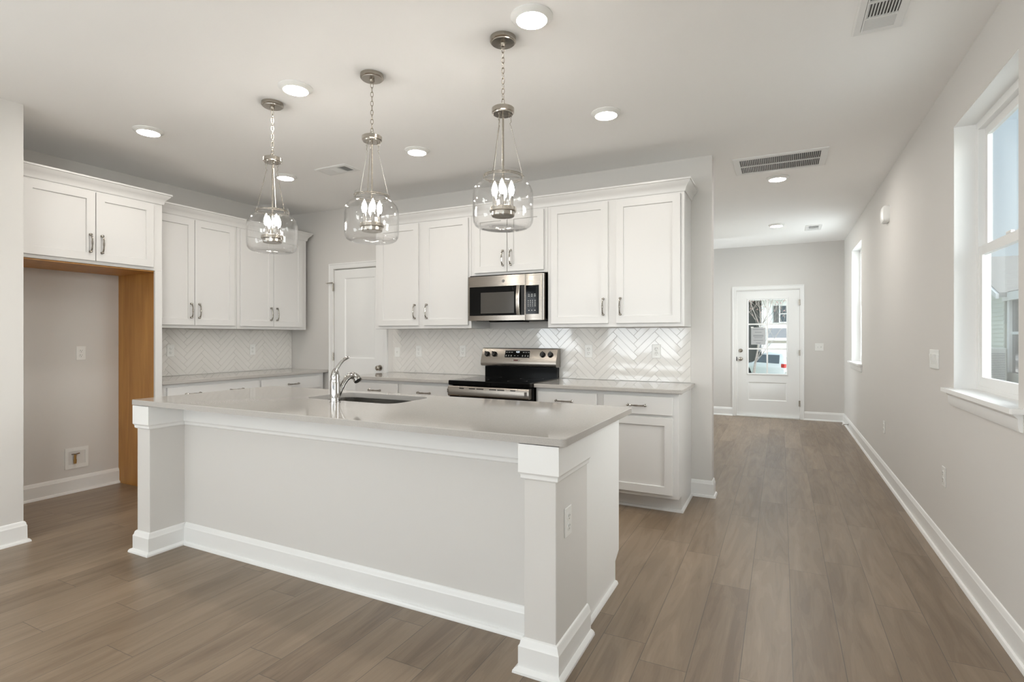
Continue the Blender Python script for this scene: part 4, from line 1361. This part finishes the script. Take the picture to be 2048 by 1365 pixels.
# wall mounted chime box and door stop
ch = thing('door_chime', 'white rounded chime box high on the right wall', 'chime box', (Xr, 5.79, 2.385), -pi / 2)
b = MB()
rings = []
for i_, yy in ((0.0, 0.0), (0.0, -0.030), (0.006, -0.044), (0.022, -0.050)):
    rings.append([(x, yy, z) for x, z in [(p[0], p[1]) for p in rrect(-0.085 + i_, 0.085 - i_, -0.072 + i_, 0.072 - i_, 0.028)]])
b.loft(rings)
build('chime_cover', b, M['plastic'], ch)
build('chime_grille', MB().box(-0.03, 0.03, -0.040, -0.012, -0.0735, -0.0715), M['vent'], ch)
ds = thing('door_stop', 'small rigid door stop sticking out of the baseboard in the far right corner', 'door stop', (Xr - 0.014, 8.80, 0.065), -pi / 2)
build('stop_rod', MB().lathe([(0.012, 0.0), (0.012, 0.004), (0.0045, 0.008), (0.0045, 0.062)], (0, 0, 0), 14, RX), M['nickel'], ds)
build('rubber_tip', MB().lathe([(0.009, 0.060), (0.009, 0.074), (0.006, 0.077)], (0, 0, 0), 14, RX), M['plastic'], ds)

# ---------------------------------------------------------------- outside
M['grass'] = mat('dry_lawn', (0.20, 0.24, 0.10), 0.95, vary=0.4, vscale=3)
M['concrete'] = mat('pale_concrete', (0.62, 0.60, 0.57), 0.9, vary=0.1, vscale=2)
M['vinyl'] = mat('white_vinyl_trim', (0.80, 0.80, 0.79), 0.5)
M['darkwall'] = mat('dark_board_siding', (0.09, 0.088, 0.085), 0.7)
M['stone'] = mat('grey_roof_shingle', (0.12, 0.125, 0.14), 0.9, vary=0.4, vscale=14)
M['tan'] = mat('tan_stone_band', (0.42, 0.36, 0.26), 0.9, vary=0.4, vscale=12)
M['siding'] = mat('pale_green_siding', (0.62, 0.65, 0.55), 0.6)
M['roofgrey'] = mat('weathered_grey_shingle', (0.30, 0.285, 0.27), 0.9, vary=0.25, vscale=10)
M['darkglass'] = mat('dark_window_glass', (0.06, 0.075, 0.085), 0.08, spec=0.7)
M['carpaint'] = mat('white_car_paint', (0.75, 0.75, 0.74), 0.15, coat=0.6)
M['redlens'] = mat('red_tail_light', (0.45, 0.02, 0.02), 0.15)
M['rubber'] = mat('black_tyre', (0.02, 0.02, 0.02), 0.8)
M['bark'] = mat('pale_bark', (0.42, 0.37, 0.33), 0.9, vary=0.3, vscale=20)
M['bud'] = mat('pink_buds', (0.45, 0.28, 0.26), 0.9)
M['beige'] = mat('beige_metal_cabinet', (0.55, 0.55, 0.50), 0.5)
M['hedge'] = mat('shrub_green', (0.10, 0.15, 0.05), 0.95, vary=0.4, vscale=9)

# ground: level beside the house, sloping down to the street
b = MB()
gp = [(-12, -0.15), (9.64, -0.15), (14, -0.25), (22, -0.75), (30, -1.35), (36, -1.5), (80, -1.5)]
for (ya, za), (yb, zb) in zip(gp, gp[1:]):
    b.add([(-60, ya, za), (60, ya, za), (60, yb, zb), (-60, yb, zb)], [(0, 1, 2, 3)])
    b.add([(-60, ya, za - 0.4), (60, ya, za - 0.4), (60, yb, zb - 0.4), (-60, yb, zb - 0.4)], [(3, 2, 1, 0)])
g_ = struct('ground_lawn', b, M['grass'], smooth=0)
b = MB()
dp = [(9.66, -0.148), (14, -0.242), (22, -0.742), (30, -1.342), (36, -1.492), (46, -1.492)]
for (ya, za), (yb, zb) in zip(dp, dp[1:]):
    x0_, x1_ = (-3.2, 1.8) if yb < 31 else (-30, 30)
    if yb > 40: x0_, x1_ = -1.6, 6
    b.loft([[(x0_, ya, za), (x1_, ya, za), (x1_, yb, zb), (x0_, yb, zb)], [(x0_, ya, za + 0.03), (x1_, ya, za + 0.03), (x1_, yb, zb + 0.03), (x0_, yb, zb + 0.03)]])
st = struct('ground_driveway', b, M['concrete'], smooth=0)

b = MB().box(1.4, 5.85, -8, 19.0, -0.148, -0.118)
struct('ground_side_yard', b, M['concrete'], smooth=0)
# house across the street
hs_ = thing('house', 'white house with a garage across the street, seen through the front door glass', 'house', (0, 46, -1.5))
RH = (0, 46, -1.5)
def hpart(name, mb, mt, parent=None, sm=0): return build(name, mb, mt, parent or hs_, rel=RH, smooth=sm)
hpart('siding_wall', MB().box(-0.95, 7, 46, 54, -1.5, 4.6), M['vinyl'])
hpart('dark_wall', MB().box(-7, -0.95, 46.6, 54, -1.5, 4.4), M['darkwall'])
hpart('corner_column', MB().box(-1.35, -0.95, 45.9, 46.6, -1.5, 4.6), M['vinyl'])
b = MB().prism([(45.4, 4.5), (50, 7.2), (54.6, 4.5), (54.6, 4.3), (45.4, 4.3)], 'x', -7.4, 7.4)
hpart('roof', b, M['stone'])
b = MB().prism([(45.99, 1.95), (44.9, 1.26), (44.9, 1.2), (45.99, 1.2)], 'x', -0.95, 7)
hpart('porch_roof', b, M['stone'])
hpart('fascia', MB().box(-0.95, 7, 44.85, 45.98, 1.02, 1.21), M['vinyl'])
hpart('stone_band', MB().box(-0.9, 7, 45.9, 45.99, 0.80, 1.02), M['tan'])
gd = hpart('garage_door', MB().box(-0.75, 4.2, 45.86, 45.99, -1.5, 0.80), M['vinyl'])
b = MB()
for z in (-0.93, -0.36, 0.21): b.box(-0.75, 4.2, 45.85, 45.862, z - 0.012, z + 0.012)
hpart('panel_seams', b, M['beige'], gd)
wf = hpart('window', MB().box(-0.14, 1.15, 45.93, 45.99, 2.38, 3.72), M['vinyl'])
hpart('pane', MB().box(-0.05, 1.05, 45.92, 45.95, 2.44, 3.66), M['darkglass'], wf)
hpart('muntin', MB().box(-0.05, 1.05, 45.90, 45.925, 3.02, 3.08).box(0.45, 0.5, 45.9, 45.925, 2.44, 3.66), M['vinyl'], wf)
hpart('shutter', MB().box(-0.50, -0.16, 45.92, 45.99, 2.40, 3.68), M['darkwall'])
hpart('soffit', MB().box(-7.2, 7.2, 45.3, 46.0, 4.1, 4.32), M['vinyl'])

# parked car, seen from behind and a little to one side
cr_ = thing('car', 'white car with red tail lights parked in the driveway across the street', 'car', (0.95, 38.0, -1.47), 0.62)
secs = []
def sect(y, w_, z0_, zs, zt_, wt):   # one cross section of the body
    return [(-w_, y, z0_), (w_, y, z0_), (w_ * 1.02, y, zs * 0.75), (w_, y, zs), (wt, y, zt_ - 0.06), (wt * 0.9, y, zt_), (-wt * 0.9, y, zt_), (-wt, y, zt_ - 0.06), (-w_, y, zs), (-w_ * 1.02, y, zs * 0.75)]
rings = [sect(0.0, 0.80, 0.42, 0.75, 0.95, 0.76), sect(0.08, 0.90, 0.30, 0.95, 1.05, 0.82), sect(0.25, 0.92, 0.28, 1.0, 1.50, 0.74), sect(0.6, 0.93, 0.25, 1.0, 1.70, 0.70), sect(1.8, 0.93, 0.25, 1.0, 1.74, 0.70), sect(2.6, 0.93, 0.25, 1.0, 1.66, 0.68), sect(3.4, 0.93, 0.25, 0.98, 1.08, 0.80), sect(4.4, 0.88, 0.28, 0.85, 0.92, 0.75), sect(4.6, 0.80, 0.35, 0.7, 0.78, 0.7)]
build('car_body', MB().loft(rings), M['carpaint'], cr_, smooth=40)
b = MB()
b.loft([[(-0.70, 0.10, 1.08), (0.70, 0.10, 1.08), (0.64, 0.24, 1.48), (-0.64, 0.24, 1.48)], [(-0.70, 0.045, 1.08), (0.70, 0.045, 1.08), (0.64, 0.205, 1.48), (-0.64, 0.205, 1.48)]])
build('rear_window', b, M['darkglass'], cr_)
for s_ in (-1, 1):
    b = MB()
    pts = [(0.55, 1.06), (3.1, 1.06), (2.55, 1.58), (0.75, 1.60)]
    b.loft([[(s_ * (0.93 - (z - 1.0) * 0.33), y, z) for y, z in pts], [(s_ * (0.95 - (z - 1.0) * 0.33), y, z) for y, z in pts]])
    build('side_window', b, M['darkglass'], cr_)
    b = MB().box(min(s_ * 0.50, s_ * 0.95), max(s_ * 0.50, s_ * 0.95), 0.0, 0.32, 0.82, 1.06, 0.02)
    build('tail_light', b, M['redlens'], cr_)
    for y in (0.95, 3.65):
        mt_ = Matrix.Rotation(pi / 2, 3, 'Y')
        b = MB().lathe([(0.2, -0.11), (0.32, -0.11), (0.34, -0.08), (0.34, 0.08), (0.32, 0.11), (0.2, 0.11)], (s_ * 0.82, y, 0.34), 24, mt_)
        build('wheel', b, M['rubber'], cr_)
build('bumper', MB().box(-0.86, 0.86, -0.05, 0.12, 0.36, 0.60, 0.03), M['beige'], cr_)
# bare street tree
def tree(x, y, z, hgt, seed):
    rnd = random.Random(seed)
    t = thing('bare_tree', 'bare budding young tree in the front yard, seen through the front door glass', 'tree', (x, y, z))
    trunk, twigs, buds = MB(), MB(), MB()
    def grow(p, d, L, rad, depth):
        n_ = 4
        pts, rr = [p], [rad]
        q = p.copy()
        for i in range(n_):
            d = (d + Vector((rnd.gauss(0, 0.10), rnd.gauss(0, 0.10), rnd.gauss(0.03, 0.05)))).normalized()
            q = q + d * (L / n_)
            pts.append(q.copy())
            rr.append(rad * (1 - 0.4 * (i + 1) / n_))
        (trunk if depth < 2 else twigs).tube(pts, rr, 6 if depth < 2 else 4)
        if depth >= 3 and rnd.random() < 0.7:
            buds.lathe([(0.0, -0.025), (0.022, 0.0), (0.0, 0.025)], q, 5)
        if depth < 4:
            for k in range(3):
                a = rnd.random() * 2 * pi
                nd = (d + Vector((cos(a), sin(a), 0.25)) * 0.65).normalized()
                grow(pts[rnd.choice((2, 3, 4))], nd, L * 0.68, rad * 0.55, depth + 1)
    for k in range(3):
        a = k * 2.1 + 0.4
        grow(Vector((0.08 * cos(a), 0.08 * sin(a), 0)), Vector((0.32 * cos(a), 0.32 * sin(a), 1)).normalized(), hgt * 0.5, 0.030, 0)
    build('trunk', trunk, M['bark'], t)
    build('twigs', twigs, M['bark'], t)
    o = build('buds', buds, M['bud'], t)
    return t
tree(-1.02, 21.0, -0.70, 4.4, 11)

# neighbouring house on the right
nb = thing('house', 'neighboring house with pale lap siding and grey roof, seen through the near window', 'house', (6, 21, -0.15))
RN = (6, 21, -0.15)
def npart(name, mb, mt, parent=None, sm=0): return build(name, mb, mt, parent or nb, rel=RN, smooth=sm)
b = MB()
zz = -0.15
while zz < 3.9:
    z1_ = zz + 0.13
    def hw(z): return 21.0 + max(0.0, (z - 2.58) / 0.411)
    ya = hw(z1_)
    yb = 27.4 - max(0.0, (z1_ - 2.58) / 0.411)
    if yb - ya > 0.3:
        b.prism([(5.965, zz), (6.0, zz), (6.0, z1_), (5.985, z1_)], 'y', ya, yb)
    zz = z1_
npart('lap_siding', b, M['siding'])
npart('house_body', MB().box(6.0, 16, 21.05, 27.35, -0.15, 2.58), M['siding'])
b = MB().prism([(20.6, 2.46), (24.2, 3.94), (27.8, 2.46), (27.8, 2.60), (24.2, 4.08), (20.6, 2.60)], 'x', 5.75, 16)
npart('gable_roof', b, M['roofgrey'])
b = MB().prism([(20.6, 2.42), (24.2, 3.90), (27.8, 2.42), (27.8, 2.57), (24.2, 4.05), (20.6, 2.57)], 'x', 5.68, 5.75)
npart('rake_board', b, M['vinyl'])
npart('porch_wall', MB().box(6.6, 16, 10, 21.0, -0.15, 2.5), M['darkwall'])
pw = None
b = MB().prism([(6.05, 2.56), (5.95, 2.62), (11.0, 4.0), (16, 4.0), (16, 2.56)], 'y', 9.6, 21.0)
npart('porch_roof', b, M['roofgrey'])
npart('porch_fascia', MB().box(5.93, 6.05, 9.6, 21.0, 2.36, 2.60), M['vinyl'])
for y in (20.75, 18.9, 17.0, 15.1, 13.2): npart('porch_post', MB().box(6.0, 6.18, y - 0.09, y + 0.09, -0.15, 2.4), M['vinyl'])
npart('porch_rail', MB().box(6.05, 6.13, 13.2, 20.7, 1.36, 1.44), M['vinyl'])
npart('screen', MB().box(6.07, 6.10, 13.2, 20.7, 0.0, 2.36), M['darkglass'])
npart('foundation', MB().box(5.94, 6.02, 10, 27.4, -0.15, 0.25), M['beige'])
ac = thing('air_conditioner', 'beige outdoor air conditioner unit beside the neighboring house', 'air conditioner', (5.35, 20.4, -0.15))
build('cabinet', MB().box(-0.42, 0.42, -0.42, 0.42, 0.08, 1.12, 0.03), M['beige'], ac)
b = MB()
for z in [0.2 + 0.05 * k for k in range(16)]: b.box(-0.43, -0.41, -0.36, 0.36, z, z + 0.02).box(-0.36, 0.36, -0.43, -0.41, z, z + 0.02)
build('louvres', b, M['darkwall'], ac)
build('pad', MB().box(-0.5, 0.5, -0.5, 0.5, 0.0, 0.08), M['concrete'], ac)
